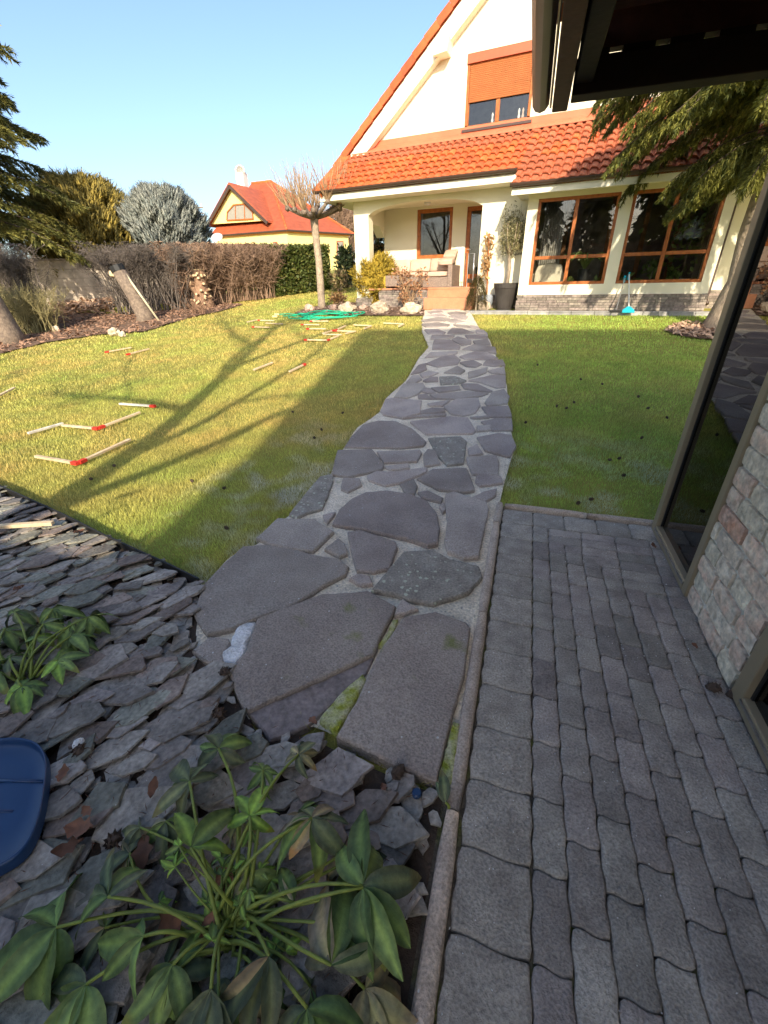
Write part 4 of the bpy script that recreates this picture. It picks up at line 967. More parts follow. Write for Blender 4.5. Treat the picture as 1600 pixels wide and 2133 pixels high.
# ================================================================== BLOCK WALL AND HEDGES ON THE LEFT
WA, WBp = G(-190, 668), G(470, 622)
wdir = (WBp - WA); wl = Vector((wdir.x, wdir.y, 0)).length; wu = Vector((wdir.x, wdir.y, 0)).normalized(); wnrm = Vector((-wu.y, wu.x, 0))
zA, zB = ztop(WA, 541), ztop(WBp, 536)
wall = thing('block_wall', 'pale concrete block wall with flat coping behind the bare hedge', 'wall', WA)
nb = 9
for r in range(6):
    for c in range(-1, nb):
        o = .5*(r % 2); t0, t1 = max(0, (c + o)/nb), min(1, (c + 1 + o)/nb)
        if t1 - t0 < .02: continue
        def q(t, f): b = WA.lerp(WBp, t); zt = zA + (zB - zA)*t; z0 = b.z - .15; return Vector((b.x, b.y, z0 + (zt - .07 - z0)*f))
        g_ = .006/wl; m = MB(); a, b, c_, d_ = q(t0 + g_, r/6 + .006), q(t1 - g_, r/6 + .006), q(t1 - g_, (r+1)/6), q(t0 + g_, (r+1)/6)
        m.prism([a, b, c_, d_], wnrm*.2 + Vector((0, 0, 0))); m.build('concrete_block', 'wall_block', wall)
m = MB(); a, b = WA.copy(), WBp.copy(); a.z, b.z = zA, zB; m.beam(a + wnrm*.1 + Vector((0, 0, -.04)), b + wnrm*.1 + Vector((0, 0, -.04)), .32, .07); m.build('coping', 'wall_cap', wall)
m = MB(); m.prism([WA + wnrm*.03 + Vector((0, 0, -.2)), WBp + wnrm*.03 + Vector((0, 0, -.2)), Vector((WBp.x, WBp.y, zB - .09)) + wnrm*.03, Vector((WA.x, WA.y, zA - .09)) + wnrm*.03], wnrm*.14); m.build('joint_fill', 'brick_joint', wall)

def thicket(base_pts, n, htop, spread, r0, wob=.12, m=7, lean=0., split=True):
    """bare stems rising from a line of base points: returns tube mesh arrays"""
    B = np.array([tuple(p) for p in base_pts]); t = nrg.random(n)*(len(B)-1); i = t.astype(int); f = (t - i)[:, None]
    b = B[i]*(1-f) + B[np.minimum(i+1, len(B)-1)]*f; b[:, :2] += nrg.normal(size=(n, 2))*spread*.5
    H_ = htop if np.isscalar(htop) else np.interp(t, np.arange(len(B)), htop)
    H_ = H_*(.7 + .3*nrg.random(n)**.6); u = np.linspace(0, 1, m)
    fan = nrg.normal(size=(n, 2))*spread; wb = np.cumsum(nrg.normal(size=(n, m, 2))*wob/m**.5, 1)
    Pt = np.zeros((n, m, 3)); Pt[..., :2] = b[:, None, :2] + fan[:, None]*(u**1.3)[None, :, None] + wb*u[None, :, None]; Pt[..., 0] += lean*u[None]*H_[:, None]
    Pt[..., 2] = b[:, None, 2] + H_[:, None]*u[None]; return Pt, r0*(1 - .75*u)[None]*(.6 + .8*nrg.random((n, 1)))
def side_twigs(Pt, k, ln, r, t0=.3, up=.4):
    n, m, _ = Pt.shape; j = nrg.integers(0, n, n*k); t = t0 + (1-t0)*nrg.random(n*k); ii = np.minimum((t*(m-1)).astype(int), m-2); f = (t*(m-1) - ii)[:, None]
    b = Pt[j, ii]*(1-f) + Pt[j, ii+1]*f; d = unit(nrg.normal(size=(n*k, 3)) + np.array([0, 0, up])); l = ln*(.5 + nrg.random(n*k))[:, None]
    q = np.stack([b, b + d*l*.5 + nrg.normal(size=(n*k, 3))*.04*ln*3, b + d*l + np.c_[np.zeros((n*k, 2)), .15*l[:, 0]]], 1); return q, np.array([[r, r*.8, r*.4]])
def gpt(px, py): return G(px, py)
def hedge_bare(name, label, pix, top_rows, n, mat, spread=.35, r0=.018, k=9, ln=.28, cut=True, tw=.006, extra_top=0):
    B = [G(*q) for q in pix]; hs = [ztop(b, r) - b.z for b, r in zip(B, top_rows)]
    Pt, r = thicket(B, n, hs, spread, r0); parts = [tubes3(Pt, r)]
    q, rr = side_twigs(Pt, k, ln, tw); parts.append(tubes3(q, rr))
    if extra_top: q, rr = side_twigs(Pt, extra_top, ln*.8, tw, .78, .1); parts.append(tubes3(q, rr))
    v, f = merge(parts)
    if cut:                                                 # clipped flat top
        Bn = np.array([tuple(b) for b in B]); zt = np.interp(v @ np.array(wu), Bn @ np.array(wu), Bn[:, 2] + np.array(hs)); v[:, 2] = np.minimum(v[:, 2], zt + .05*nrg.random(len(v)))
    t = thing(name, label, 'hedge', B[0]); np_mesh('twigs', v, f, mat, t); return t
hedge_bare('bare_hedge', 'bare dark-twigged hedge clump at the left edge before the block wall', [(-70, 690), (0, 690), (60, 688), (95, 684)], [505, 505, 508, 512], 130, 'hedge_grey', .30, .02, 18, .30, extra_top=26)
hedge_bare('bare_hedge', 'long bare hedge with dense clipped top between leaning stump and brown hedge', [(255, 655), (300, 650), (360, 645), (405, 640)], [512, 512, 511, 510], 210, 'hedge_grey', .5, .020, 9, .30, extra_top=34)
hedge_bare('brown_hedge', 'dense brown leafless hedge section next to the green hedge', [(400, 640), (440, 634), (500, 627), (560, 620)], [510, 510, 511, 512], 330, 'twig_brown', .45, .018, 60, .30, tw=.008, extra_top=25)
hedge_bare('dry_shrub', 'low straw-coloured twiggy shrub at the foot of the left bare hedge', [(25, 696), (70, 694), (110, 690)], [600, 592, 605], 160, 'twig_yellow', .35, .012, 12, .2, cut=False)
# clipped green hedge
B = [G(560, 620), G(690, 602)]; zs = [ztop(B[0], 513), ztop(B[1], 515)]
v = np.array([tuple(p) for p in B]); u = unit(v[1:2] - v[0:1]) * [1, 1, 0]; nn = np.array([-u[0, 1], u[0, 0], 0]); n = 9000
t = nrg.random(n); face = nrg.random(n); dep = np.where(face < .55, nrg.random(n)**3*.35, nrg.random(n)*1.0); hh = np.where(face < .55, nrg.random(n), np.where(face < .8, 1 - nrg.random(n)**3*.08, nrg.random(n)))
t = np.where(face > .9, 1 - nrg.random(n)**3*.05, t)
base = v[0]*(1-t)[:, None] + v[1]*t[:, None]; zt = zs[0] + (zs[1]-zs[0])*t; P = base + nn*dep[:, None]; P[:, 2] = base[:, 2] + (zt - base[:, 2])*hh
P += nrg.normal(size=(n, 3))*.03; hv, hf = leaves(P, .13, .4, .55)
gh_ = thing('green_hedge', 'clipped dark green hedge before the yellow neighbour house', 'hedge', B[0])
np_mesh('foliage', hv, hf, 'leafy', gh_, cols(n, 4, (.075, .10, .022), .5, (.15, .15, .04), .3))
m = MB(); m.prism([B[0] + Vector(nn)*.15, B[1] + Vector(nn)*.15, Vector((B[1].x, B[1].y, zs[1] - .1)) + Vector(nn)*.15, Vector((B[0].x, B[0].y, zs[0] - .1)) + Vector(nn)*.15], Vector(nn)*.7); M('green_core', (.06, .08, .02), bump=0); m.build('inner_growth', 'green_core', gh_)

# ================================================================== CONIFERS
def egg_spruce(name, label, px, D, top, wrow, halfw, n, base, alt, slen, sr, skew=0., tuft=.35):
    P0 = at_dist(px, D); zt = ztop(P0, top); zw = ztop(P0, wrow); k = mpp((P0.x, P0.y, zw)); Rw = halfw*k; Hh_ = zt - P0.z
    t = thing(name, label, 'tree', P0); m = MB(); m.tube([P0 - Vector((0, 0, .3)), P0 + Vector((0, 0, Hh_*.5)), P0 + Vector((0, 0, Hh_*.9))], [.22, .14, .04], 7); m.build('trunk', 'bark', t, smooth=True)
    f = nrg.random(n)**.75*.98; a = nrg.random(n)*2*np.pi; fw = (zw - P0.z)/Hh_
    prof = np.where(f < fw, .8 + .2*(f/fw), np.sqrt(np.clip(1 - ((f - fw)/(1.0 - fw))**2, 0.0, 1))*.96 + .04)
    lump = 1 + .12*np.sin(a*5 + f*17) + .08*np.sin(a*11 - f*31)
    R = Rw*prof*lump*(1 - .35*nrg.random(n)**3)
    Q = np.c_[P0.x + np.cos(a)*R, P0.y + np.sin(a)*R, P0.z + f*Hh_*.97]
    out = np.c_[np.cos(a), np.sin(a), .55 + 1.2*f**2 + .5*nrg.random(n)]; d = unit(out + nrg.normal(size=(n, 3))*tuft)*slen*(.6 + .8*nrg.random((n, 1)))
    v1, f1 = spindles(Q - d*.4, d, sr, .45); c1 = cols(n, 5, base, .4, alt, .35)
    A = Q - d*.35; v2, f2 = needles(A, Q + d*.65, 7, slen*.42, slen*.075, .45); c2 = cols(n, 21, base, .4, alt, .4)
    v, ff = merge([(v1, f1), (v2, f2)]); np_mesh('crown', v, ff, 'needle', t, np.r_[c1, c2]); 
    m = MB(); m.blob(P0 + Vector((0, 0, Hh_*.45)), (Rw*.72, Rw*.72, Hh_*.42), 3, .2, 2, 3); M(name + '_core', base, bump=0); m.build('inner_growth', name + '_core', t); return t
egg_spruce('golden_spruce', 'rounded golden-green spruce rising behind the block wall', 212, 24.5, 362, 500, 98, 5600, (.32, .245, .055), (.20, .165, .045), .42, .055)
egg_spruce('blue_spruce', 'rounded blue-grey spruce between the golden spruce and yellow house', 366, 23, 383, 480, 72, 7200, (.27, .285, .25), (.17, .195, .18), .32, .05, 0, .22)

def conifer(name, label, P0, trunk_pts, trunk_r, branches, base, alt, nl, nw, nk, tw_n, tw_len, droop=.25, bark='bark', frac=.15):
    """branches: list of polylines; each gets side twigs in a spray, every twig set with needles"""
    t = thing(name, label, 'tree', P0); m = MB(); m.tube(trunk_pts, trunk_r, 12)
    tk = m.build('trunk', bark, t, smooth=True)
    m = MB(); A = []; B_ = []
    for pl in branches:
        L = sum((pl[i+1] - pl[i]).length for i in range(len(pl)-1)); m.tube(pl, [max(.006, .02*L/2.5*(1 - .85*i/(len(pl)-1))) for i in range(len(pl))], 4)
        nt_ = int(tw_n*L)
        for k in range(nt_):
            u = frac + (1-frac)*(k + rng.random())/nt_; x = u*(len(pl)-1); i = min(int(x), len(pl)-2); p = pl[i].lerp(pl[i+1], x - i); d = (pl[i+1] - pl[i]).normalized()
            s = d.cross(Vector((0, 0, 1))); s = s.normalized() if s.length > .05 else Vector((1, 0, 0)); sg = 1 if k % 2 else -1
            l = tw_len*(1.15 - .7*u)*rng.uniform(.6, 1.3); e = p + (d*.75 + s*sg*rng.uniform(.3, .9) + Vector((0, 0, rng.uniform(-.25, .2) - droop))).normalized()*l
            A.append(p); B_.append(e)
            for _ in range(2):
                q = p.lerp(e, rng.uniform(.3, .8)); w_ = q + (d*.6 + s*sg*rng.uniform(-.3, .6) + Vector((0, 0, rng.uniform(-.3, .1) - droop))).normalized()*l*.5; A.append(q); B_.append(w_)
    m.build('branches', 'branch_dark', t)
    A = np.array([tuple(a) for a in A]); B_ = np.array([tuple(a) for a in B_]); v, f = needles(A, B_, nk, nl, nw, .5)
    v2, f2 = spindles(A, B_ - A, nl*.16, .5); c = np.r_[cols(len(A), nk*3, base, .35, alt, .4), cols(len(A), 5, tuple(x*.7 for x in base), .3)]
    v, f = merge([(v, f), (v2, f2)]); np_mesh('crown', v, f, 'needle', t, c); print(name, len(A), 'twigs'); return t
# left fir
P0 = at_dist(-110, 23); br = []
for k in range(230):
    z = 3.0 + 12.6*(k/230)**1.05; L = 5.7*max(.1, 1 - ((z - 2.4)/15.5))*rng.uniform(.75, 1.1); a = k*2.399 + rng.uniform(-.3, .3)
    d = Vector((math.cos(a), math.sin(a), 0)); p = Vector((P0.x, P0.y, P0.z + z)); dr = .42 if z < 5 else .30
    br.append([p + d*L*u + Vector((0, 0, (.30*u - dr*u*u*1.3)*L*.7)) for u in (0, .25, .5, .75, 1)])
conifer('fir_tree', 'tall olive-green fir with drooping branches at the left edge', P0, [P0 + Vector((.05, 0, -.3)), P0 + Vector((0, 0, .5)), P0 + Vector((0, 0, 5)), P0 + Vector((0, 0, 16))], [.34, .27, .22, .04], br, (.20, .19, .05), (.11, .12, .036), .15, .045, 16, 9.5, 1.05)
# right spruce
P0 = G(1512, 684); br = []; tt = [P0 + Vector((0, 0, -.2)), P0 + Vector((.0, 0, .12)), P0 + Vector((.02, 0, .8)), P0 + Vector((-.08, .0, 1.5)), P0 + Vector((-.05, 0, 2.4)), P0 + Vector((.0, .0, 4)), P0 + Vector((0, 0, 5.6))]
def lump_branch(p, d, L, rise, dr): return [p + d*L*u + Vector((0, 0, (rise*u - dr*u*u)*L)) for u in (0, .2, .4, .6, .8, 1)]
for k in range(64):
    z = 3.3 + 1.9*(k/64); L = rng.uniform(2.0, 2.9)*(1 - .06*(z - 3)); a = k*2.399
    br.append(lump_branch(Vector((P0.x, P0.y, P0.z + z)), Vector((math.cos(a), math.sin(a), 0)), L, .3, .62))
for (az_, z, L, rise, dr) in ((178, 4.0, 2.8, .25, .5), (195, 4.2, 2.9, .2, .45), (165, 4.3, 2.9, .15, .4), (205, 2.7, 1.5, .1, .55), (185, 2.6, 1.3, .0, .5), (220, 3.8, 2.4, .2, .6), (150, 2.9, 1.5, .1, .5), (240, 2.7, 1.5, .1, .5), (190, 4.6, 3.0, .15, .45), (172, 2.5, 1.4, .1, .5), (260, 2.8, 1.5, .1, .5), (290, 2.8, 1.6, .1, .5), (183, 4.4, 2.9, .2, .5), (200, 3.9, 2.6, .15, .5), (188, 2.9, 1.6, .1, .5), (210, 2.8, 1.5, .1, .5)):
    br.append(lump_branch(Vector((P0.x, P0.y, P0.z + z)), Vector((math.cos(R_(az_)), math.sin(R_(az_)), 0)), L, rise, dr))
conifer('spruce_tree', 'dark drooping spruce with pale trunk in a bark ring by the sunroom', P0, tt, [.46, .37, .24, .20, .20, .16, .05], br, (.23, .23, .05), (.11, .13, .04), .085, .021, 18, 27, .5, .9, 'bark_pale', .15)

# ================================================================== BARE TREES
def branch_tree(P0, H_, r0, seed, lev=4, spread=.75, first=.3, nb=5):
    r = random.Random(seed); m = MB()
    def grow(p, d, L, rad, l):
        n = 4 if l else 6; pts = [p]; q = p.copy(); dd_ = d.copy()
        for i in range(n):
            wn_ = .11 if l else .025; dd_ = (dd_ + Vector((r.gauss(0, wn_), r.gauss(0, wn_), r.gauss(0, .06) + (.05 if l else 0)))).normalized(); q = q + dd_*L/n; pts.append(q.copy())
        m.tube(pts, [rad*(1 - .6*i/n) for i in range(n+1)], 7 if l == 0 else (5 if l == 1 else 3), cap=False)
        if l >= lev: return
        for k in range(nb + (3 if l == 0 else 0)):
            u = first + (1-first)*(k + r.random())/(nb + (3 if l == 0 else 0)); i = min(int(u*n), n-1); b = pts[i].lerp(pts[i+1], u*n - i)
            ax = Vector((r.gauss(0, 1), r.gauss(0, 1), r.gauss(0, .4))).normalized(); nd = (dd_*.75 + ax*spread*r.uniform(.7, 1.3)).normalized()
            if nd.z < -.1: nd.z = .05
            grow(b, nd, L*r.uniform(.38, .6)*(1.25 - .5*u), rad*.42, l+1)
    grow(P0, Vector((0, 0, 1)), H_, r0, 0); return m
BT = thing('bare_tree', 'leafless tree behind the viewer whose branch shadow lies across the lawn', 'tree', (-1.72, -4.2, 0))
branch_tree(Vector((-1.72, -4.2, -.1)), 9.3, .19, 5, 4, .95, .34, 5).build('trunk', 'bark', BT, smooth=True)
for k, (x, y, s) in enumerate(((-7, -9, 21), (-12, -6, 22), (-4, -14, 23))):
    t = thing('bare_tree', ('leafless tree farther back on the left behind the viewer', 'leafless tree at far left behind the viewer', 'leafless tree deep behind the viewer')[k], 'tree', (x, y, 0)); branch_tree(Vector((x, y, -.1)), 7.0, .16, s, 3, .9, .3, 5).build('trunk', 'bark', t, smooth=True)
# unseen evergreen hedge added behind the camera to keep the slate bed in shade
EH = thing('shade_hedge', 'dense unseen evergreen hedge added behind the viewer to shade the slate bed', 'hedge', (-4.2, -3.4, 0)); n = 3200
P = np.c_[nrg.uniform(-8.2, -.5, n), -3.4 + nrg.normal(size=n)*.35, nrg.random(n)*2.42]; v, f = leaves(P, .25, .4, .6); np_mesh('foliage', v, f, 'leafy', EH, cols(n, 4, (.05, .075, .02), .4))
m = MB(); m.box((-8.2, -3.75, 0), (-.55, -3.05, 2.48)); m.build('inner_growth', 'green_core', EH)
# pollarded tree in front of the porch
P0 = G(671, 641); zt = ztop(P0, 445); k_ = mpp(P0)
pt = thing('pollarded_tree', 'pollarded bare tree with bristling shoots beside the green hose', 'tree', P0)
top = Vector((P0.x - .03, P0.y, zt)); m = MB(); m.tube([P0 + Vector((0, 0, -.1)), P0 + Vector((0, 0, .15)), P0.lerp(top, .5) + Vector((.03, 0, 0)), P0.lerp(top, .85), top, top + Vector((0, 0, .15))], [.16, .118, .105, .11, .13, .05], 10); m.build('trunk', 'bark_pale', pt, smooth=True)
m = MB(); kn = []
for k in range(11):
    a = k*2.399; L = rng.uniform(.3, .85); e = top + Vector((math.cos(a)*L, math.sin(a)*L, rng.uniform(-.12, .35)))
    m.tube([top + Vector((0, 0, -.1)), top.lerp(e, .55) + Vector((0, 0, -.08)), e], [.075, .055, .05], 6); m.blob(e, .085, 1, .4, 2, k); kn.append(e)
m.build('limbs', 'bark', pt, smooth=True)
Pt = []; 
for e in kn:
    for _ in range(30):
        d = Vector((rng.gauss(0, .42), rng.gauss(0, .42), 1)).normalized(); o = (e - top); d = (d + Vector((o.x, o.y, 0))*.35).normalized(); L = rng.uniform(.35, 1.15)
        Pt.append([tuple(e), tuple(e + d*L*.5 + Vector((rng.gauss(0, .03), rng.gauss(0, .03), 0))), tuple(e + d*L + Vector((0, 0, .08)))])
v, f = tubes3(np.array(Pt), np.array([[.011, .008, .004]])); np_mesh('shoots', v, f, 'twig_tan', pt)

# leaning bare trunk at the left edge, and dark conifers far behind the viewer that the windows mirror
b = G(24, 712); tp_ = b + Vector((-.35, 0, 3.4)) - CR*.3; lt = thing('leaning_tree', 'thick grey trunk leaning out at the left edge of the lawn', 'tree', b)
m = MB(); m.tube([b - Vector((0, 0, .15)), b + Vector((0, 0, .2)), b.lerp(tp_, .5), tp_], [.42, .31, .26, .2], 12); m.build('trunk', 'bark', lt, smooth=True)
for k in range(4): a = k*1.6; m = MB(); m.tube([b.lerp(tp_, .85), tp_ + Vector((math.cos(a)*.6, math.sin(a)*.6, .5)), tp_ + Vector((math.cos(a)*.8, math.sin(a)*.8, 1.3))], [.12, .07, .03], 6); m.build('limb', 'bark', lt, smooth=True)
for k in range(8):
    x, y, h_ = -16 + 5.2*k + rng.uniform(-1, 1), -30 + rng.uniform(-3, 3), rng.uniform(10, 13.5); t = thing('dark_conifer', 'dark conifer in the row far behind the viewer', 'tree', (x, y, 0), 'conifers behind the viewer')
    n = 900; f = nrg.random(n); a = nrg.random(n)*6.28; R = (1 - f)*3.2*(.6 + .4*nrg.random(n)) + .1; P = np.c_[x + np.cos(a)*R, y + np.sin(a)*R, .6 + f*h_]; d = np.c_[np.cos(a), np.sin(a), -.3*np.ones(n)]*1.2; v, ff = spindles(P - d*.5, d, .28); np_mesh('crown', v, ff, 'needle', t, cols(n, 5, (.06, .075, .025), .4)); m = MB(); m.tube([(x, y, -.2), (x, y, h_*.9)], [.3, .05], 7); m.build('trunk', 'bark', t)

# ================================================================== NEIGHBOUR'S HOUSE, ROOF BEHIND, UTILITY POLE
EZ = 5.3
A_, B_, C_ = Pz(436, 492, EZ), Pz(598, 479, EZ), Pz(737, 487.5, EZ)
nh = thing('yellow_house', 'yellow house with red hipped roof and white chimney beyond the hedge', 'house', (B_.x, B_.y, gz(B_.x, B_.y)))
def on_ray(px, py, depth): r = ray(px, py); return CC + r*depth
zc = (B_ - CC).dot(CF); dAB = (A_ - B_); dCB = (C_ - B_); back = (A_ + C_ - B_)
R2 = on_ray(564, 377, zc + 4.0); R1 = on_ray(524, 382, zc + 4.6); Dk = A_ + dCB*1.0; Dk.z = EZ
m = MB(); m.v = [tuple(p) for p in (A_, B_, C_, Dk, R1, R2)]; m.f = [(0, 1, 5, 4), (1, 2, 5), (2, 3, 4, 5), (3, 0, 4)]; nroof = m.build('roof', 'roof_far', nh)
cn = (A_ + B_ + C_ + Dk)/4
ins = lambda p, k=.92: Vector((cn.x + (p.x - cn.x)*k, cn.y + (p.y - cn.y)*k, 0))
a, b, c, d = (ins(p) for p in (A_, B_, C_, Dk)); m = MB(); m.prism([Vector((p.x, p.y, .5)) for p in (a, b, c, d)], (0, 0, EZ - .62)); m.build('wall', 'yellow_wall', nh)
m = MB(); m.v = [tuple(Vector((p.x, p.y, EZ - .02))) for p in (A_, B_, C_, Dk)] + [(p.x, p.y, EZ - .14) for p in (a, b, c, d)]; m.f = [(0, 1, 5, 4), (1, 2, 6, 5), (2, 3, 7, 6), (3, 0, 4, 7)]; m.build('soffit', 'orange_soffit', nh)
m = MB(); pp = [Vector((p.x, p.y, EZ - .03)) for p in (A_, B_, C_)]; m.tube(pp, .075, 6); m.build('gutter', 'gutter', nh)
for p, q, nm in ((B_, R2, 'hip_ridge'), (C_, R2, 'hip_ridge'), (R1, R2, 'ridge')):
    n_ = int((q - p).length/.42)
    for k in range(n_):
        m = MB(); m.tube([p.lerp(q, k/n_), p.lerp(q, (k + 1.08)/n_)], [.10, .085], 6); m.build('ridge_tile', 'tile', nroof)
# dormer gable on the left side
u_ = Vector((dAB.x, dAB.y, 0)).normalized(); nin = Vector((cn.x - (A_.x + B_.x)/2, cn.y - (A_.y + B_.y)/2, 0)).normalized()
if abs(u_.dot(nin)) > .2: nin = (nin - u_*u_.dot(nin)).normalized()
pl0 = A_ + nin*.5
def on_dorm(px, py, off=0): r = ray(px, py); p0 = pl0 + nin*off; return CC + r*((p0 - CC).dot(nin)/r.dot(nin))
ap, l_, r2_ = on_dorm(484, 389), on_dorm(440, 467), on_dorm(556, 459)
m = MB(); m.prism([l_, r2_, ap], nin*.25); dw = m.build('dormer_wall', 'yellow_wall', nh)
bk = nin*4.2; e0 = nin*-.35
for s0, s1 in ((l_, ap), (r2_, ap)):
    o_ = (s0 - s1).normalized()*.35; m = MB(); m.prism([s0 + o_ + e0 + Vector((0, 0, .05)), s1 + e0 + Vector((0, 0, .1)), s1 + bk + Vector((0, 0, .1)), s0 + o_ + bk + Vector((0, 0, .05))], (0, 0, .14)); m.build('dormer_roof', 'roof_far', nh)
    m = MB(); m.beam(s0 + o_ + e0, s1 + e0, .08, .22); m.build('barge_board', 'gutter', nh)
m = MB(); wv = [on_dorm(473, 459, -.03), on_dorm(528, 456, -.03), on_dorm(526, 441, -.03), on_dorm(509, 425, -.03), on_dorm(487, 427, -.03), on_dorm(474, 442, -.03)]
m.prism(wv, nin*.06); dwn = m.build('dormer_window', 'curtain', nh)
for k in range(6): m = MB(); m.beam(wv[k] - nin*.02, wv[(k+1) % 6] - nin*.02, .07, .09); m.build('window_frame', 'wood_frame', dwn)
for px in (490, 509): m = MB(); m.beam(on_dorm(px + 1, 458, -.04), on_dorm(px, 425, -.04), .06, .05); m.build('mullion', 'wood_frame', dwn)
ch = on_ray(507, 392, zc + 2.4); m = MB(); kk = (zc + 2.4)/FPX
ct = on_ray(504, 364, zc + 2.4); m.beam(ch - Vector((0, 0, .8)), Vector((ch.x, ch.y, ct.z)), 17*kk, 17*kk); cm = m.build('chimney', 'white', nh)
m = MB(); hood = [Vector((ch.x, ch.y, ct.z)) + CR*(8*kk*math.cos(a)) + Vector((0, 0, 8*kk*math.sin(a))) for a in [math.pi*k/8 for k in range(9)]]
for a, b in zip(hood, hood[1:]): m.beam(a, b, 16*kk, 2*kk, (b - a).cross(CF))
m.build('chimney_hood', 'white', cm)
def wall_win(px0, px1, py0, py1, P1, P2, mat='red_door', nm='window'):
    e = (P2 - P1); nrm = Vector((-e.y, e.x, 0)).normalized()
    if nrm.dot(CC - P1) < 0: nrm = -nrm
    f = lambda x, y: (lambda r: CC + r*((P1 + nrm*.03 - CC).dot(nrm)/r.dot(nrm)))(ray(x, y))
    m = MB(); m.prism([f(px0, py1), f(px1, py1), f(px1, py0), f(px0, py0)], nrm*.05); o = m.build(nm, mat, nh)
    m = MB(); m.prism([f(px0 + 1.5, py1), f(px1 - 1.5, py1), f(px1 - 1.5, py0 + 2), f(px0 + 1.5, py0 + 2)], nrm*.07); m.build('pane', 'curtain', o)
a, b, c = (ins(p) for p in (A_, B_, C_))
wall_win(489, 518, 508, 530, a, b); wall_win(569, 578, 504, 525, a, b); wall_win(651, 663, 506, 530, b, c); wall_win(701, 715, 502, 540, b, c)
m = MB(); lp = ins(B_, .935); m.lathe([(.05, 0), (.12, .1), (.12, .35), (.03, .45)], 8, (lp.x, lp.y, 4.0)); m.build('wall_lamp', 'gutter', nh)
dish = on_ray(453, 497, zc - .4); m = MB(); m.T = Matrix.Translation(dish) @ (-CF + Vector((0, 0, .5))).to_track_quat('Z', 'Y').to_matrix().to_4x4(); m.lathe([(.02, 0), (.25, .03), (.42, .12), (.42, .13), (.25, .05)], 14); dd_ = m.build('dish', 'white', nh, smooth=True)
m = MB(); m.tube([dish - Vector((0, 0, .02)), dish + CF*.4 - Vector((0, 0, .3))], .03, 5); m.build('dish_arm', 'gutter', nh)
# second roof between the two spruces
q0 = at_dist(283, 58); zt = ztop(q0, 420); t2 = thing('red_roofed_house', 'pale red roof of a distant house between the two spruces', 'house', q0)
rv = Vector((-q0.y, q0.x, 0)).normalized()*-1; m = MB(); fwd = Vector((q0.x, q0.y, 0)).normalized(); apx = Vector((q0.x, q0.y, zt)) - rv*1.2
m.prism([apx - rv*4 - Vector((0, 0, 3.6)), apx + rv*4 - Vector((0, 0, 3.6)), apx], fwd*8); m.build('roof', 'flash', t2)
m = MB(); m.prism([apx - rv*3.6 - Vector((0, 0, 7)), apx + rv*3.6 - Vector((0, 0, 7)), apx + rv*3.6 - Vector((0, 0, 3.55)), apx - rv*3.6 - Vector((0, 0, 3.55))], fwd*7.6 + fwd*.001); m.build('wall', 'plaster', t2)
q0 = at_dist(432, 60); zt = ztop(q0, 426); up = thing('utility_pole', 'wooden utility pole with cross arms left of the yellow house', 'pole', q0)
m = MB(); m.tube([q0, Vector((q0.x, q0.y, zt))], [.16, .1], 7); m.build('pole', 'pole_wood', up); rv = Vector((q0.y, -q0.x, 0)).normalized()
for dz in (.25, .75): m = MB(); p = Vector((q0.x, q0.y, zt - dz)); m.beam(p - rv*.75, p + rv*.75, .1, .1); m.build('cross_arm', 'pole_wood', up)
for k, s in enumerate((-.6, .6)): m = MB(); m.tube([Vector((q0.x, q0.y, zt - .2)) + rv*s, Vector((q0.x, q0.y, zt + .12)) + rv*s], .06, 6); m.build('insulator', 'white', up)
# wooded slope in the distance right of the yellow house
for k, (px, D, tp, hw, lab) in enumerate(((715, 62, 418, 26, 'bare brownish tree crown far behind the porch corner'), (668, 66, 440, 18, 'low bare tree crown behind the yellow roof'))):
    q = at_dist(px, D); zt = ztop(q, tp); n = 420; Rr = hw*mpp((q.x, q.y, zt)); t = thing('distant_tree', lab, 'tree', q)
    Pt, r = thicket([q, q + Vector((.4, 0, 0))], n, zt - q.z, Rr*.55, .05, wob=.6); q2, rr = side_twigs(Pt, 7, 1.0, .03); v, f = merge([tubes3(Pt, r), tubes3(q2, rr)]); np_mesh('crown', v, f, 'twig_brown', t)
    m = MB(); m.tube([q - Vector((0, 0, .3)), Vector((q.x, q.y, (q.z + zt)/2))], [.3, .12], 7); m.build('trunk', 'bark', t)

# ================================================================== STUMPS, STAKE, ROCKS
def vert(px, py, row): b = G(px, py); return b, Vector((b.x, b.y, ztop(b, row)))
b, t_ = vert(305, 667, 572); t_ = t_ - CR*.45 + Vector((0, 0, .1))
ls = thing('leaning_stump', 'thick sawn trunk leaning left with a black cap', 'stump', b)
m = MB(); m.tube([b - Vector((0, 0, .1)), b + Vector((0, 0, .15)), b.lerp(t_, .5) + CR*.05, t_], [.36, .26, .22, .19], 12); m.build('trunk', 'bark', ls, smooth=True)
dv = (t_ - b).normalized(); m = MB(); m.tube([t_ - dv*.02, t_ + dv*.14], .205, 10); m.build('cap', 'black', ls)
m = MB(); m.tube([t_ - dv*.1 + CR*.02, t_ - dv*.1 - CR*.3 + Vector((0, 0, .02))], [.10, .09], 8); m.build('branch_stub', 'cut_wood', ls)
b2 = G(331, 668); t2_ = t_ + CR*.12 + Vector((0, 0, .05)); m = MB(); m.tube([b2, t2_], .032, 7); tag(m.build('wooden_pole', 'pale_pole', smooth=True), 'thin pale wooden pole propped against the leaning stump', 'pole')
b, t_ = vert(427, 641, 562); cs = thing('cut_stump', 'knobbly cut stump with many sawn branch stubs', 'stump', b)
m = MB(); m.tube([b - Vector((0, 0, .1)), b + Vector((0, 0, .12)), b.lerp(t_, .4), b.lerp(t_, .8) + CR*.03, t_ + CR*.03], [.42, .36, .25, .20, .19], 12); st = m.build('trunk', 'bark_stump', cs, smooth=True)
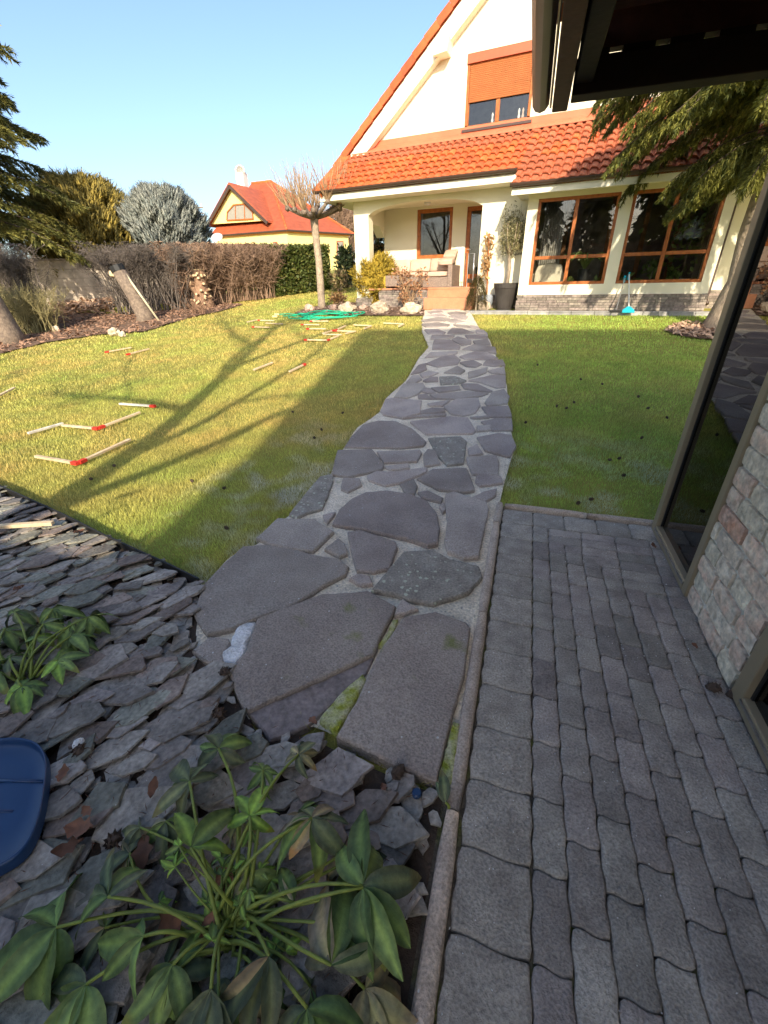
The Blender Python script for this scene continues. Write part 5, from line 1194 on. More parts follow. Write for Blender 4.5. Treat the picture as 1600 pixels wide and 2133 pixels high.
m = MB(); m.tube([t_ + CR*.03 - Vector((0, 0, .01)), t_ + CR*.03 + Vector((0, 0, .02))], .195, 12); m.build('sawn_top', 'cut_wood', cs)
m = MB(); e = b.lerp(t_, .75) - CR*.42; m.tube([b.lerp(t_, .25) - CR*.1, b.lerp(t_, .5) - CR*.22, e], [.14, .12, .11], 9); m.build('side_trunk', 'bark_stump', cs, smooth=True)
m = MB(); m.tube([e, e + Vector((0, 0, .02)) - CR*.015], .115, 9); m.build('sawn_top', 'cut_wood', cs)
for k in range(26):
    a = rng.uniform(-2.6, .4) ; f = rng.random()**1.3*.85; rr = .40 - .2*f; d = Vector((math.cos(a - YAW*0), math.sin(a), .35)).normalized(); p = b.lerp(t_, f)
    m = MB(); m.tube([p + d*rr*.5, p + d*(rr + .06)], [.05, .042], 6); sb_ = m.build('branch_stub', 'bark_stump', cs); m = MB(); m.tube([p + d*(rr + .06), p + d*(rr + .068)], .042, 6); m.build('cut_face', 'cut_wood', sb_)
Bd = G(410, 652); Pt, r = thicket([Bd, G(420, 655)], 40, .5, .35, .012); v, f = tubes3(Pt, r); hv = np_mesh('dry_twigs', v, f, 'chip'); tag(hv, 'reddish dry twigs sprouting before the cut stump', 'twigs')
def rock(px, py, w, h, label, mat='boulder', grp=None, seed=0):
    b = G(px, py); k = mpp(b); m = MB(); m.blob(b + Vector((0, 0, h*k*.3)), (w*k/2, w*k/2*.8, h*k*.62), 3, .32, 1.7, seed, flat=.7); return tag(m.build('boulder', mat, smooth=False), label, 'boulder', grp)
rock(724, 650, 38, 20, 'pale boulder nearest the pollarded tree', seed=1); rock(790, 650, 40, 21, 'pale boulder before the golden thuja', seed=2); rock(856, 652, 42, 21, 'pale boulder beside the path at the porch', seed=3)
rock(645, 647, 22, 13, 'small reddish rock left of the pollarded tree', 'rubble', seed=4); rock(693, 645, 18, 11, 'small reddish rock right of the pollarded tree', 'rubble', seed=5); rock(757, 645, 20, 11, 'small rusty rock between two pale boulders', 'rubble', seed=6); rock(1008, 645, 26, 18, 'rough pale rock beside the little weeping shrub', 'boulder', seed=8)
rock(238, 697, 24, 14, 'yellowish rock on the wood chip bed before the leaning stump', 'boulder', seed=9); rock(255, 700, 16, 10, 'small yellowish rock right of another on the chip bed', 'boulder', seed=10); rock(118, 690, 16, 12, 'small pale rock at the foot of the straw-coloured shrub', 'boulder', seed=12)

# ================================================================== LATHS LYING ON THE LAWN
def lath(p0, p1, red, label, mat='lath', dz=.0, w=.04, h=.026):
    a, b = (G(*p0) if not isinstance(p0, Vector) else p0), (G(*p1) if not isinstance(p1, Vector) else p1); up = Vector((0, 0, dz + .014)); a = a + up; b = b + up
    t = thing('wooden_lath', label, 'lath', (a + b)/2, 'laths laid out on the lawn'); u = (b - a).normalized()
    ww = w
    m = MB(); m.beam(a, b, ww, h); m.build('stick', mat, t, bevel=.003, bseg=1)
    if red: e, s = (a, u) if red < 0 else (b, -u); m = MB(); m.beam(e - s*.004, e + s*.08, ww + .006, h + .006); m.build('red_end', 'red_paint', t)
lath((59, 905), (132, 884), 0, 'whitish lath at the left end of a three-lath zigzag', 'lath_white'); lath((131, 888), (205, 895), 1, 'middle red-ended lath of a three-lath zigzag on the sunny lawn')
lath((206, 894), (292, 861), -1, 'right red-ended lath of a three-lath zigzag on the sunny lawn'); lath((250, 843), (323, 848), 1, 'single red-ended lath just above the zigzag of laths', 'lath_white')
lath((76, 953), (163, 968), 1, 'left lath of the nearest chevron, red at the corner'); lath((166, 966), (271, 918), -1, 'right long lath of the nearest chevron, red at the corner')
lath((-45, 848), (31, 809), 0, 'lath cut off by the left picture edge'); lath((219, 735), (274, 725), -1, 'left of two parallel red-ended laths near the mulch bed'); lath((264, 740), (311, 728), -1, 'right of two parallel red-ended laths near the mulch bed')
lath((529, 772), (568, 757), 0, 'lone lath lying in the tree shadow'); lath((603, 776), (636, 760), 1, 'lone red-ended lath at the edge of the house shade')
for p0, p1, rd, lb in (((515, 672), (537, 667), 0, 'left arm of the far-left lath chevron below the hose end'), ((538, 668), (571, 669), -1, 'right arm of the far-left lath chevron below the hose end'), ((554, 674), (589, 676), 0, 'middle lath of the three below the hose end'), ((526, 682), (562, 683), -1, 'lowest lath of the three below the hose end'),
 ((646, 670), (684, 670), -1, 'lath closest below the green hose coil'), ((628, 677), (666, 677.5), -1, 'second lath below the green hose coil'), ((639, 686), (679, 686), -1, 'third lath below the green hose coil'), ((699, 689), (720, 680), -1, 'short slanting lath above the crossed laths by the shade edge'),
 ((672, 696), (696, 689), 1, 'slanting lath in the crossed group by the shade edge'), ((697, 690), (740, 691.5), -1, 'level upper lath of the crossed group by the shade edge'), ((674, 697.5), (712, 698.5), 0, 'level lower lath of the crossed group by the shade edge'), ((634, 709), (682, 710), -1, 'long red-ended lath nearest the shade edge corner'), ((682, 710), (705, 701), -1, 'slanting lath meeting the long one nearest the shade corner'),
 ((720, 696), (741, 691), 0, 'short lath reaching into the shade corner'), ((737, 678), (773, 679.5), 0, 'level arm of the middle lath chevron left of the path'), ((759, 686), (774, 680), 0, 'slanting arm of the middle lath chevron left of the path'), ((799, 674), (840, 676), 0, 'level arm of the lath chevron closest to the path'), ((831, 681), (841, 676.5), 0, 'slanting arm of the lath chevron closest to the path')):
    lath(p0, p1, rd, lb)
lath(Pz(-60, 1104, .075), Pz(112, 1093, .075), 0, 'pale lath lying on the slates at the left edge', 'lath', 0)
# hose
ho = []; c0 = G(676, 660); r = random.Random(3)
st_ = [G(582, 656.5), G(600, 655), G(620, 657), G(640, 657)]
ho += [p + Vector((0, 0, .02)) for p in st_]
for k in range(100):
    a = k/100*2*math.pi*5.0 + 2.8; R0 = .66*(1 + .25*math.sin(k*.9) + .12*r.uniform(-1, 1)); off = Vector((.35*math.sin(k*.11), .15*math.cos(k*.17), 0))
    p = c0 + off + Vector((math.cos(a)*R0, math.sin(a)*R0*.75, 0)); p.z = gz(p.x, p.y) + .02 + .035*abs(math.sin(k*.55)); ho.append(p)
ho += [G(655, 662, .02), G(630, 664, .02), G(605, 659, .02), G(578, 661, .02)]
hs_ = thing('garden_hose', 'green garden hose coiled on the lawn before the pollarded tree', 'hose', c0)
sm_ = []
for i in range(len(ho)-1):
    p0, p1, p2, p3 = ho[max(i-1, 0)], ho[i], ho[i+1], ho[min(i+2, len(ho)-1)]
    for u in (0, .5): sm_.append(.5*((2*p1) + (p2 - p0)*u + (2*p0 - 5*p1 + 4*p2 - p3)*u*u + (3*p1 - p0 - 3*p2 + p3)*u**3))
m = MB(); m.tube(sm_, .015, 6); m.build('tube', 'hose', hs_, smooth=True)
for p in (ho[0], ho[-1]): m = MB(); m.tube([p, p - CR*.14], .032, 7); m.build('connector', 'yellow_wall', hs_)

# ================================================================== PLANTS AND POTS BY THE PORCH
def bush(name, label, px, py, top, hw, n, size, base, alt, pa, up=.5, cat='shrub', low=.0, asp=.35, squash=1., spray=True):
    b = G(px, py); zt = ztop(b, top); k = mpp((b.x, b.y, (b.z + zt)/2)); R = hw*k; Hh_ = zt - b.z; t = thing(name, label, cat, b)
    d = unit(nrg.normal(size=(n, 3))); rr = (nrg.random(n)**.35)[:, None]; lump = 1 + .16*np.sin(d[:, :1]*7 + d[:, 2:]*5) + .1*np.sin(d[:, 1:2]*13)
    P = d*rr*lump*np.array([R*.92, R*.92, Hh_*.48*squash]) + np.array([b.x, b.y, b.z + Hh_*(.5 + low)])
    if spray:
        dv = unit(d + np.array([0, 0, up]) + nrg.normal(size=(n, 3))*.45)*size*(.6 + .8*nrg.random((n, 1))); v1, f1 = needles(P - dv*.5, P + dv*.5, 6, size*.35, size*.10, .45); v2, f2 = spindles(P - dv*.5, dv, size*.09)
        v, f = merge([(v1, f1), (v2, f2)]); c = np.r_[cols(n, 18, base, .35, alt, pa), cols(n, 5, base, .35, alt, pa)]; np_mesh('foliage', v, f, 'needle', t, c)
    else: v, f = leaves(P, size, up, asp); np_mesh('foliage', v, f, 'leafy', t, cols(n, 4, base, .35, alt, pa))
    if spray: m = MB(); m.blob((b.x, b.y, b.z + Hh_*(.5 + low)), (R*.7, R*.7, Hh_*.36), 3, .25, 2, 5); M(name + '_core', base, bump=0); m.build('inner_growth', name + '_core', t)
    Pt, r_ = thicket([b, b + Vector((.05, 0, 0))], 14, Hh_*.6, R*.35, .014); v, f = tubes3(Pt, r_); np_mesh('stems', v, f, 'twig_brown', t); return t, b, zt, R
bush('golden_thuja', 'globe-shaped golden yellow thuja before the porch pillar', 782, 634, 526, 46, 5200, .17, (.46, .33, .045), (.28, .22, .03), .4)
bush('topiary_shrub', 'dark green cloud-pruned shrub left of the porch pillar', 723, 598, 512, 20, 1300, .2, (.022, .035, .014), (.04, .055, .02), .3, spray=False)
bush('low_shrub', 'small rusty twiggy shrub beside the pollarded tree', 703, 632, 610, 20, 300, .12, (.25, .14, .06), (.3, .2, .1), .4, spray=False)
bush('tan_shrub', 'tan leafless shrub behind the pollarded tree trunk', 706, 606, 560, 22, 500, .16, (.34, .25, .13), (.22, .2, .08), .4, spray=False)
bush('backyard_shrub', 'dark leafy shrub seen through the side of the porch', 790, 600, 440, 16, 900, .22, (.05, .06, .02), (.25, .14, .06), .3, spray=False)
# dried hydrangea
b = G(850, 645); t = thing('dried_hydrangea', 'dried tan hydrangea with withered flower heads by the porch', 'shrub', b); tips = []
Pt = []
for k in range(34):
    px, py = rng.uniform(822, 886), rng.uniform(565, 628); e = Pd(px, py, b.dot(HN) + rng.uniform(-.25, .25)); s0 = b + Vector((rng.uniform(-.15, .15), rng.uniform(-.1, .1), 0)); Pt.append([tuple(s0), tuple(s0.lerp(e, .5) + Vector((0, 0, .08))), tuple(e)]); tips.append(e)
v, f = tubes3(np.array(Pt), np.array([[.011, .009, .006]])); np_mesh('stems', v, f, 'twig_tan', t)
for k, e in enumerate(tips[:20]):
    P = np.array(tuple(e))[None] + nrg.normal(size=(26, 3))*.055; v, f = leaves(P, .07, 0, .8); stuff(np_mesh('flower_head', v, f, 'leafy', t, cols(26, 4, (.42, .21, .11), .35, (.5, .32, .18), .3)))
# small weeping standard
b = G(991, 648); zt = ztop(b, 572); t = thing('weeping_shrub', 'small weeping dark green standard shrub at the foot of the steps', 'shrub', b); m = MB(); m.tube([b, Vector((b.x, b.y, zt))], .025, 6); m.build('stem', 'bark_pale', t)
n = 900; a = nrg.random(n)*6.28; rr = np.sqrt(nrg.random(n)); z = zt - .45*rr**2 - nrg.random(n)*.35*rr; P = np.c_[b.x + np.cos(a)*rr*.24, b.y + np.sin(a)*rr*.24, z + .03]; dv = unit(np.c_[np.cos(a)*.4, np.sin(a)*.4, -np.ones(n)])*.12; v, f = needles(P, P + dv, 5, .05, .014, .4); np_mesh('foliage', v, f, 'needle', t, cols(n, 15, (.11, .10, .035), .4, (.2, .13, .05), .3))
# grey-blue round pot with a cane and dead leaves
b = G(1010, 640); k = mpp(b); b.z = .905; t = thing('round_pot', 'grey-blue rounded pot with a dead climber on a cane', 'pot', b)
m = MB(); m.lathe([(.10, 0), (.17, .06), (.205, .18), (.20, .30), (.17, .36), (.165, .36), (.19, .29), (.15, .28)], 20, b); m.build('vessel', 'pot_blue', t, smooth=True)
m = MB(); m.tube([b + Vector((.03, 0, .25)), b + Vector((-.05, .02, 1.75))], .02, 6); m.build('cane', 'shutter', t)
n = 110; P = np.c_[b.x - .05 + nrg.normal(size=n)*.05, b.y + nrg.normal(size=n)*.05, b.z + .75 + nrg.random(n)*1.0]; v, f = leaves(P, .14, -.6, .45); np_mesh('dead_leaves', v, f, 'leafy', t, cols(n, 4, (.42, .25, .11), .4))
# olive tree in a tapered dark pot
b = G(1050, 642); b.z = .907; t = thing('dark_planter', 'large tapered dark brown planter on the slabs by the sunroom corner', 'planter', b)
m = MB(); m.lathe([(.20, 0), (.30, .50), (.315, .50), (.325, .62), (.30, .62), (.285, .52), (.28, .50)], 24, b); m.build('vessel', 'pot', t, smooth=False); m = MB(); m.lathe([(.285, .54), (.01, .56)], 16, b); m.build('potting_soil', 'soil', t)
ot = thing('olive_tree', 'small olive tree with silvery crown growing in the dark planter', 'tree', b + Vector((0, 0, .55)))
m = MB(); m.tube([b + Vector((0, 0, .5)), b + Vector((.03, 0, .95)), b + Vector((-.01, 0, 1.25)), b + Vector((-.02, 0, 1.6))], [.055, .045, .04, .02], 8)
for q in range(6): a = q*1.05; m.tube([b + Vector((0, 0, 1.2)), b + Vector((math.cos(a)*.17, math.sin(a)*.17, 1.5)), b + Vector((math.cos(a)*.22, math.sin(a)*.22, 1.9))], [.02, .012, .005], 5)
m.build('trunk', 'bark_pale', ot, smooth=True)
n = 1500; d = unit(nrg.normal(size=(n, 3))); P = d*(nrg.random((n, 1))**.45)*np.array([.33, .33, .42])*(1 + .2*np.sin(d[:, :1]*9)) + np.array([b.x, b.y, b.z + 1.62]); P[:, 2] += .15*np.maximum(0, d[:, 2])*nrg.random(n)*2; v, f = leaves(P, .075, .6, .28); np_mesh('crown', v, f, 'leafy', ot, cols(n, 4, (.20, .19, .09), .35, (.30, .27, .14), .4))
Pt, r_ = thicket([b + Vector((0, 0, 1.4))], 40, .95, .22, .006) if False else thicket([b + Vector((0, 0, 1.35)), b + Vector((.02, 0, 1.35))], 44, .95, .2, .006); v, f = tubes3(Pt, r_); np_mesh('twigs', v, f, 'twig_yellow', ot)
# handrail at the door
t = thing('handrail', 'thin white metal handrail at the porch steps', 'handrail', HP(-3.2, 13.1, 1.45)); m = H(); m.tube([(-3.42, 13.25, 1.45), (-3.42, 13.25, 2.25), (-3.18, 13.25, 2.25), (-3.18, 13.25, 1.45)], .018, 8); m.build('rail', 'steel', t, smooth=True)
m = H(); m.tube([(-3.34, 13.25, 1.45), (-3.34, 13.25, 2.24)], .010, 6); m.build('bar', 'steel', t)
# outdoor sofa with cushions, footstool
so = thing('rattan_sofa', 'brown rattan sofa on the porch under the window', 'sofa', HP(-5, 14, 1.45))
SX0, SX1 = -6.05, -4.02
m = H(); m.box((SX0, 13.62, 1.45), (SX1, 14.42, 1.72)); m.build('base', 'rattan', so, bevel=.02); m = H(); m.box((SX0, 14.30, 1.721), (SX1, 14.45, 2.12)); m.build('backrest', 'rattan', so, bevel=.02)
for a in (SX0 - .14, SX1): m = H(); m.box((a, 13.60, 1.45), (a + .14, 14.46, 2.02 if a > -5 else 2.0)); m.build('armrest', 'rattan', so, bevel=.02)
def cushion(s, d, z, w_, dp, h, lab, tilt=0, rz=0):
    bm = bmesh.new(); bmesh.ops.create_cube(bm, size=1); bmesh.ops.subdivide_edges(bm, edges=bm.edges[:], cuts=3, use_grid_fill=True)
    for v in bm.verts: c = v.co; e = 1 - .30*((abs(c.x)*2)**4 + (abs(c.y)*2)**4)/2; c.z *= max(.4, e)
    me = bpy.data.meshes.new('cushion'); bm.to_mesh(me); bm.free(); me.polygons.foreach_set('use_smooth', [True]*len(me.polygons))
    o = place('cushion', me, 'cushion', None, MH @ Matrix.Translation((s, d, z)) @ Matrix.Rotation(rz, 4, 'Z') @ Matrix.Rotation(tilt, 4, 'X') @ Matrix.Diagonal((w_, dp, h, 1))); tag(o, lab, 'cushion', 'cushions on the porch sofa')
for k, s in enumerate((-5.7, -5.05, -4.38)): cushion(s, 13.93, 1.79, .64, .66, .15, ('left seat cushion of the porch sofa', 'middle seat cushion of the porch sofa', 'right seat cushion of the porch sofa')[k])
for k, s in enumerate((-5.7, -5.05, -4.40)): cushion(s, 14.20, 2.03, .62, .34, .17, ('left back cushion of the porch sofa', 'middle back cushion of the porch sofa', 'right back cushion of the porch sofa')[k], R_(70))
cushion(-4.16, 13.95, 2.12, .42, .4, .16, 'loose cushion on the right arm of the porch sofa', R_(12)); cushion(-4.14, 14.25, 2.30, .36, .3, .12, 'grey-toned cushion leaning on the window sill corner', R_(35))
fs = thing('rattan_footstool', 'low rattan footstool in front of the porch sofa', 'footstool', HP(-5.2, 13.2, 1.45)); m = H(); m.box((-5.75, 13.05, 1.49), (-4.72, 13.5, 1.78)); m.build('body', 'rattan', fs, bevel=.02)
for a in (-5.73, -4.80):
    for d_ in (13.07, 13.42): m = H(); m.box((a, d_, 1.45), (a + .06, d_ + .06, 1.49)); m.build('foot', 'black', fs)
m = H(); m.box((-4.35, 13.25, 1.452), (-3.55, 13.8, 1.466)); tag(m.build('doormat', 'rattan', bevel=.004), 'brown mat on the porch floor before the door', 'mat')
# dark wall lettering beside the sunroom corner: four short handwritten lines, too small to read
def script_line(s0, s1, z, seed):
    r = random.Random(seed); pts = []; n = 22
    for i in range(n): u = i/(n-1); pts.append(MH @ Vector((s0 + (s1 - s0)*u + .008*math.sin(i*2.1), DP - .012, z + .028*math.sin(i*1.9 + seed)*(.5 + r.random()) + .03*u)))
    return pts
wt = thing('wall_script', 'four lines of dark handwritten lettering on the wall by the sunroom', 'lettering', HP(-2, 13, 2.2))
for k in range(4): m = MB(); m.tube(script_line(-2.10, -1.84, 2.55 - .13*k, k), .0055, 4); m.build('line', 'black', wt)
# broom and dustpan set
t = thing('black_broom', 'black-headed broom with pale handle leaning on the sunroom plinth', 'broom', G(1284, 650)); b = Pz(1283, 648, .93); m = MB(); m.tube([b, Pd(1302, 578, DC - .03)], .012, 6); m.build('handle', 'steel', t); m = MB(); m.beam(b - HS*.13, b + HS*.13, .06, .05); hb = m.build('head', 'black', t, bevel=.01)
m = MB(); m.prism([b - HS*.13 - HN*.03 + Vector((0, 0, -.025)), b + HS*.13 - HN*.03 + Vector((0, 0, -.025)), b + HS*.14 - HN*.03 + Vector((0, 0, -.005)) * 1 + Vector((0, 0, -.02)), b - HS*.14 - HN*.03 + Vector((0, 0, -.025))], HN*.06); m.build('bristles', 'black', t)
e = Pd(1302, 578, DC - .03); m = MB(); m.tube([e - Vector((0, 0, .10)), e + Vector((0, 0, .04))], .022, 6); m.build('grip', 'turquoise', t)
t = thing('turquoise_broom', 'turquoise broom with white handle leaning on the sunroom plinth', 'broom', G(1310, 650)); b = Pz(1310, 640, 1.0); e = Pd(1311, 570, DC - .03); m = MB(); m.tube([b, e], .013, 6); m.build('handle', 'white', t); m = MB(); m.tube([e - Vector((0, 0, .12)), e + Vector((0, 0, .03))], .018, 6); m.build('grip', 'turquoise', t)
m = MB(); m.prism([b + Vector((0, 0, .02)) - HS*.03, b + Vector((0, 0, .02)) + HS*.03, b + HS*.12 + Vector((0, 0, -.05)), b + HS*.135 + Vector((0, 0, -.11)), b - HS*.135 + Vector((0, 0, -.11)), b - HS*.12 + Vector((0, 0, -.05))], HN*-.05); m.build('head', 'turquoise', t, bevel=.006)
# things inside the sunroom
t = thing('cream_armchair', 'cream armchair back seen through the left sunroom window', 'armchair', HP(-1.15, 12.9, 1.24)); m = H()
m.prism([(-1.46, 12.5, 1.24), (-.84, 12.5, 1.24), (-.80, 12.5, 1.75), (-.86, 12.5, 1.90), (-1.15, 12.5, 1.94), (-1.40, 12.5, 1.90), (-1.46, 12.5, 1.75)], (0, .16, 0)); m.build('backrest', 'cream_leather', t, bevel=.04, bseg=3)
m = H(); m.box((-1.46, 12.67, 1.24), (-.84, 13.05, 1.55)); m.build('seat', 'cream_leather', t, bevel=.03)
for a in (-1.54, -.84): m = H(); m.box((a, 12.67, 1.24), (a + .1, 13.05, 1.72)); m.build('armrest', 'cream_leather', t, bevel=.03)
def potplant(s, d, lab, kind, ph=.2, pr=.1, potm='white', h=.6, n=24, base=(.16, .22, .055)):
    b = HP(s, d, 1.24); t = thing('potted_plant', lab, 'potted plant', b, 'plants in the sunroom'); m = MB(); m.lathe([(pr*.75, 0), (pr, ph), (pr*.9, ph), (pr*.85, ph*.9)], 12, b); m.build('pot', potm, t, smooth=False); c = np.array(tuple(b)) + [0, 0, ph]
    if kind == 'palm':
        Pt = []; u = np.linspace(0, 1, 6)
        for k in range(n): a = rng.uniform(0, 6.28); L = h*rng.uniform(.7, 1.1); Pt.append(np.c_[c[0] + math.cos(a)*L*.8*u, c[1] + math.sin(a)*L*.8*u, c[2] + L*(1.5*u - 1.25*u**2)])
        Pt = np.array(Pt); sd = np.array([.012, .016, .016, .013, .009, .003]); v, f = tubes3(Pt, sd[None]*1.5); np_mesh('fronds', v, f, 'leafy', t, np.repeat(np.array([[.24, .32, .09]]), len(v), 0))
    elif kind == 'cactus': m = MB(); m.lathe([(.05, 0), (.075, h*.3), (.075, h*.8), (.03, h), (.005, h*1.02)], 10, b + Vector((0, 0, ph*.9))); m.build('cactus', 'stem_green', t, smooth=True)
    else:
        P = nrg.normal(size=(n, 3))*np.array([h*.2, h*.2, h*.28]); ps = np.clip(s + P[:, 0], -1.5, 1.9); pd_ = np.clip(d + P[:, 1], 12.58, 13.6); P = np.c_[ps*HS.x + pd_*HN.x, ps*HS.y + pd_*HN.y, c[2] + h*.6 + P[:, 2]]; v, f = leaves(P, .16, .3, .5); np_mesh('foliage', v, f, 'leafy', t, cols(n, 4, base, .4)); m = MB(); m.tube([b + Vector((0, 0, ph*.8)), b + Vector((0, 0, ph + h*.6))], .012, 5); m.build('stem', 'bark', t)
potplant(-.35, 12.75, 'spiky palm-like plant in the right half of the left sunroom window', 'palm', .55, .14, 'black', .75, 34); potplant(-.62, 12.6, 'small cactus low in the left sunroom window', 'cactus', .16, .07, 'white', .26); potplant(-.05, 12.6, 'low plant in the right corner of the left sunroom window', 'leaf', .14, .07, 'terracotta', .2, 20)
potplant(.75, 12.65, 'spiky low plant in the left half of the right sunroom window', 'palm', .14, .09, 'black', .4, 18); potplant(1.1, 12.6, 'leafy plant in a white pot by the mullion of the right window', 'leaf', .24, .09, 'white', .4, 50); potplant(1.72, 12.85, 'tall leafy ficus filling the right half of the right window', 'leaf', .3, .15, 'white', 1.7, 240); potplant(1.5, 12.6, 'leafy plant in a low pale pot in the right window', 'leaf', .16, .1, 'white', .35, 50); potplant(.55, 12.6, 'slim plant in a small white box at the left of the right window', 'leaf', .22, .06, 'white', .2, 14)

# ================================================================== FOREGROUND: HELLEBORES
def leaflet_mesh(seed):
    r = random.Random(seed); m = MB(); n = 10; curl = r.uniform(.15, .8); fold = r.uniform(.12, .35); tw = r.uniform(-.3, .3); sk = r.uniform(-.08, .08); C = []; dead = r.random() < .3
    CL = (-1, -.55, -.05, .05, .55, 1); br_ = r.uniform(.9, 1.2)
    for i in range(n + 1):
        u = i/n; w_ = (.40*math.sin(math.pi*min(1, u**.85))**.8*(1 - .15*u) + .012)*.5
        if u > .985: w_ = .004
        zc_ = .10*math.sin(u*2.2) - curl*u*u; x = sk*math.sin(u*3)
        for a in CL:
            wv_ = .014*math.sin(u*19 + a*2 + seed)*abs(a)
            m.v.append((x + w_*a + .004*(abs(a) == 1)*math.sin(u*55 + seed), u, zc_ + fold*w_*abs(a) + wv_ + tw*w_*a*u))
            c = (2.3, 2.1, 1.6) if abs(a) < .1 else ((1, 1, 1) if abs(a) < .9 else (1.1, .95, .8))
            if abs(a) > .1: k = 1 + .22*math.sin(u*34 + abs(a)*4); c = tuple(q*k*br_ for q in c)
            if dead and u > .75: c = (1.9, 1.3, .9)
            C.append((*c, 1))
    for i in range(n):
        for k in range(5): m.f.append((i*6+k, i*6+k+1, (i+1)*6+k+1, (i+1)*6+k))
    me = m.mesh('leaflet', smooth=True); at = me.color_attributes.new('tint', 'FLOAT_COLOR', 'POINT'); at.data.foreach_set('color', [q for c in C for q in c]); return me
def leaf_material(name, c, c2, dead):
    m = M(name, c, .52, c2, scale=9, bump=.2, bscale=70, rnd=.3, spec=.3, trans=.15, fine=.2, attr=True)
    return m
leaf_material('hellebore', (.085, .14, .05), (.15, .22, .075), 0); leaf_material('hellebore_dark', (.07, .10, .058), (.13, .15, .09), 0); leaf_material('hellebore_dead', (.27, .22, .16), (.17, .17, .09), 0); leaf_material('hellebore_light', (.22, .34, .07), (.15, .27, .06), 0)
LM = {k: [leaflet_mesh(s + 30*i) for s in range(5)] for i, k in enumerate(('hellebore', 'hellebore_dark', 'hellebore_dead', 'hellebore_light'))}
for k, l in LM.items():
    for me in l: me.materials.append(MAT[k])
def stemtube(a, b, sag, r=.006):
    bx_, by_ = rng.uniform(-.1, .1)*(b - a).length, rng.uniform(-.1, .1)*(b - a).length; pts = [a.lerp(b, u) + Vector((bx_*math.sin(math.pi*u), by_*math.sin(math.pi*u), sag*math.sin(math.pi*u))) for u in [i/7 for i in range(8)]]; return pts
def whorl(t, base, px, py, z, nl, L, face, kinds, sag=.05, spread=150, droop=.35, sr=.0055):
    """a leaf: petiole from the crown to pixel (px,py) at height z, leaflets fanned round direction 'face' (image degrees, 0 = right, 90 = up)"""
    c = Pz(px, py, z); m = MB(); m.tube(stemtube(base, c, sag), [sr*1.15 - sr*.4*i/7 for i in range(8)], 6); m.build('stem', 'stem_green', t, smooth=True)
    gr = Vector((CR.x, CR.y, 0)).normalized(); gu = Vector((-gr.y, gr.x, 0))
    nl = nl + 1
    for k in range(nl):
        a = R_(face - spread/2 + spread*(k + .5)/nl + rng.uniform(-8, 8)) if nl > 1 else R_(face)
        d = gr*math.cos(a) + gu*math.sin(a); L_s = 1.3; d = (d + Vector((0, 0, rng.uniform(-.1, .35) - droop*1.0))).normalized(); up = Vector((0, 0, 1)); x = d.cross(up).normalized(); up = x.cross(d)
        x = (Matrix.Rotation(rng.uniform(-.7, .7), 3, d) @ x); up = x.cross(d); l = L*L_s*rng.uniform(.75, 1.12)*(1 - .18*abs((k + .5)/nl - .5)*2); w_ = l*rng.uniform(.82, 1.12)
        M_ = Matrix(((x.x*w_, d.x*l, up.x*l, c.x), (x.y*w_, d.y*l, up.y*l, c.y), (x.z*w_, d.z*l, up.z*l, c.z), (0, 0, 0, 1)))
        place('leaflet', rng.choice(LM[rng.choice(kinds)]), None, t, M_)
hb_, hd, hx, hl = 'hellebore', 'hellebore_dark', 'hellebore_dead', 'hellebore_light'
base = Pz(478, 1935, .03); t = thing('hellebore', 'large sprawling hellebore with dark palmate leaves in the foreground slates', 'plant', base, 'hellebores in the slate bed')
for a in ((118, 1932, .10, 5, .17, 215, (hb_,), .03, 200, .4), (225, 1868, .14, 4, .115, 120, (hb_, hb_, hd), .03, 210, .3), (398, 1765, .20, 3, .115, 75, (hl, hb_), .02, 150, .2), (455, 1560, .13, 5, .105, 100, (hb_, hd), .05, 260, .45), (395, 1628, .16, 6, .11, 150, (hb_, hd), .04, 250, .5), (650, 1703, .17, 7, .115, 270, (hd, hx, hb_), .05, 330, .5),
 (755, 1845, .15, 3, .16, 75, (hb_, hd), .03, 150, .2), (757, 1848, .15, 3, .18, -65, (hb_, hb_), .03, 70, .45), (622, 1572, .15, 6, .07, 60, (hx, hd, hx), .06, 300, .4), (548, 1605, .14, 6, .06, 270, (hb_,), .05, 340, .4), (612, 1880, .10, 2, .10, 130, (hx, hb_), .02, 60, .2), (560, 1992, .14, 3, .17, 250, (hd, hx), .02, 90, .4), (690, 2010, .12, 4, .17, 80, (hx, hd, hb_), .02, 170, .3),
 (360, 2010, .10, 3, .12, 250, (hb_,), .03, 120, .4), (180, 2050, .08, 4, .16, 235, (hb_, hd), .02, 150, .4), (640, 2100, .10, 4, .15, 280, (hb_, hd), .02, 160, .4), (440, 2060, .14, 3, .16, 265, (hd,), .02, 90, .5), (520, 1700, .16, 4, .08, 80, (hb_, hl), .04, 280, .4), (300, 1950, .12, 3, .11, 200, (hb_,), .03, 170, .4), (760, 2060, .05, 4, .13, 330, (hd, hx), .02, 160, .3)):
    whorl(t, base + Vector((rng.uniform(-.06, .06), rng.uniform(-.05, .05), 0)), *a)
for k in range(24):                                         # low outer leaves
    px, py = rng.uniform(90, 830), rng.uniform(1650, 2120)
    if px + (2133 - py)*.0 > 850 or (px < 260 and py < 1780) or (px > 620 and py < 1690): continue
    whorl(t, base + Vector((rng.uniform(-.05, .05), rng.uniform(-.05, .05), 0)), px, py, rng.uniform(.04, .09), 4, .10, rng.uniform(180, 360), (hd, hb_, hd, hx), .02, 240, .6, .0045)
for k in range(26):                                         # small inner shoots
    px, py = rng.gauss(480, 60), rng.gauss(1850, 60); whorl(t, base, px, py, rng.uniform(.04, .10), 3, .04, rng.uniform(0, 360), (hl, hb_), .02, 200, .2, .003)
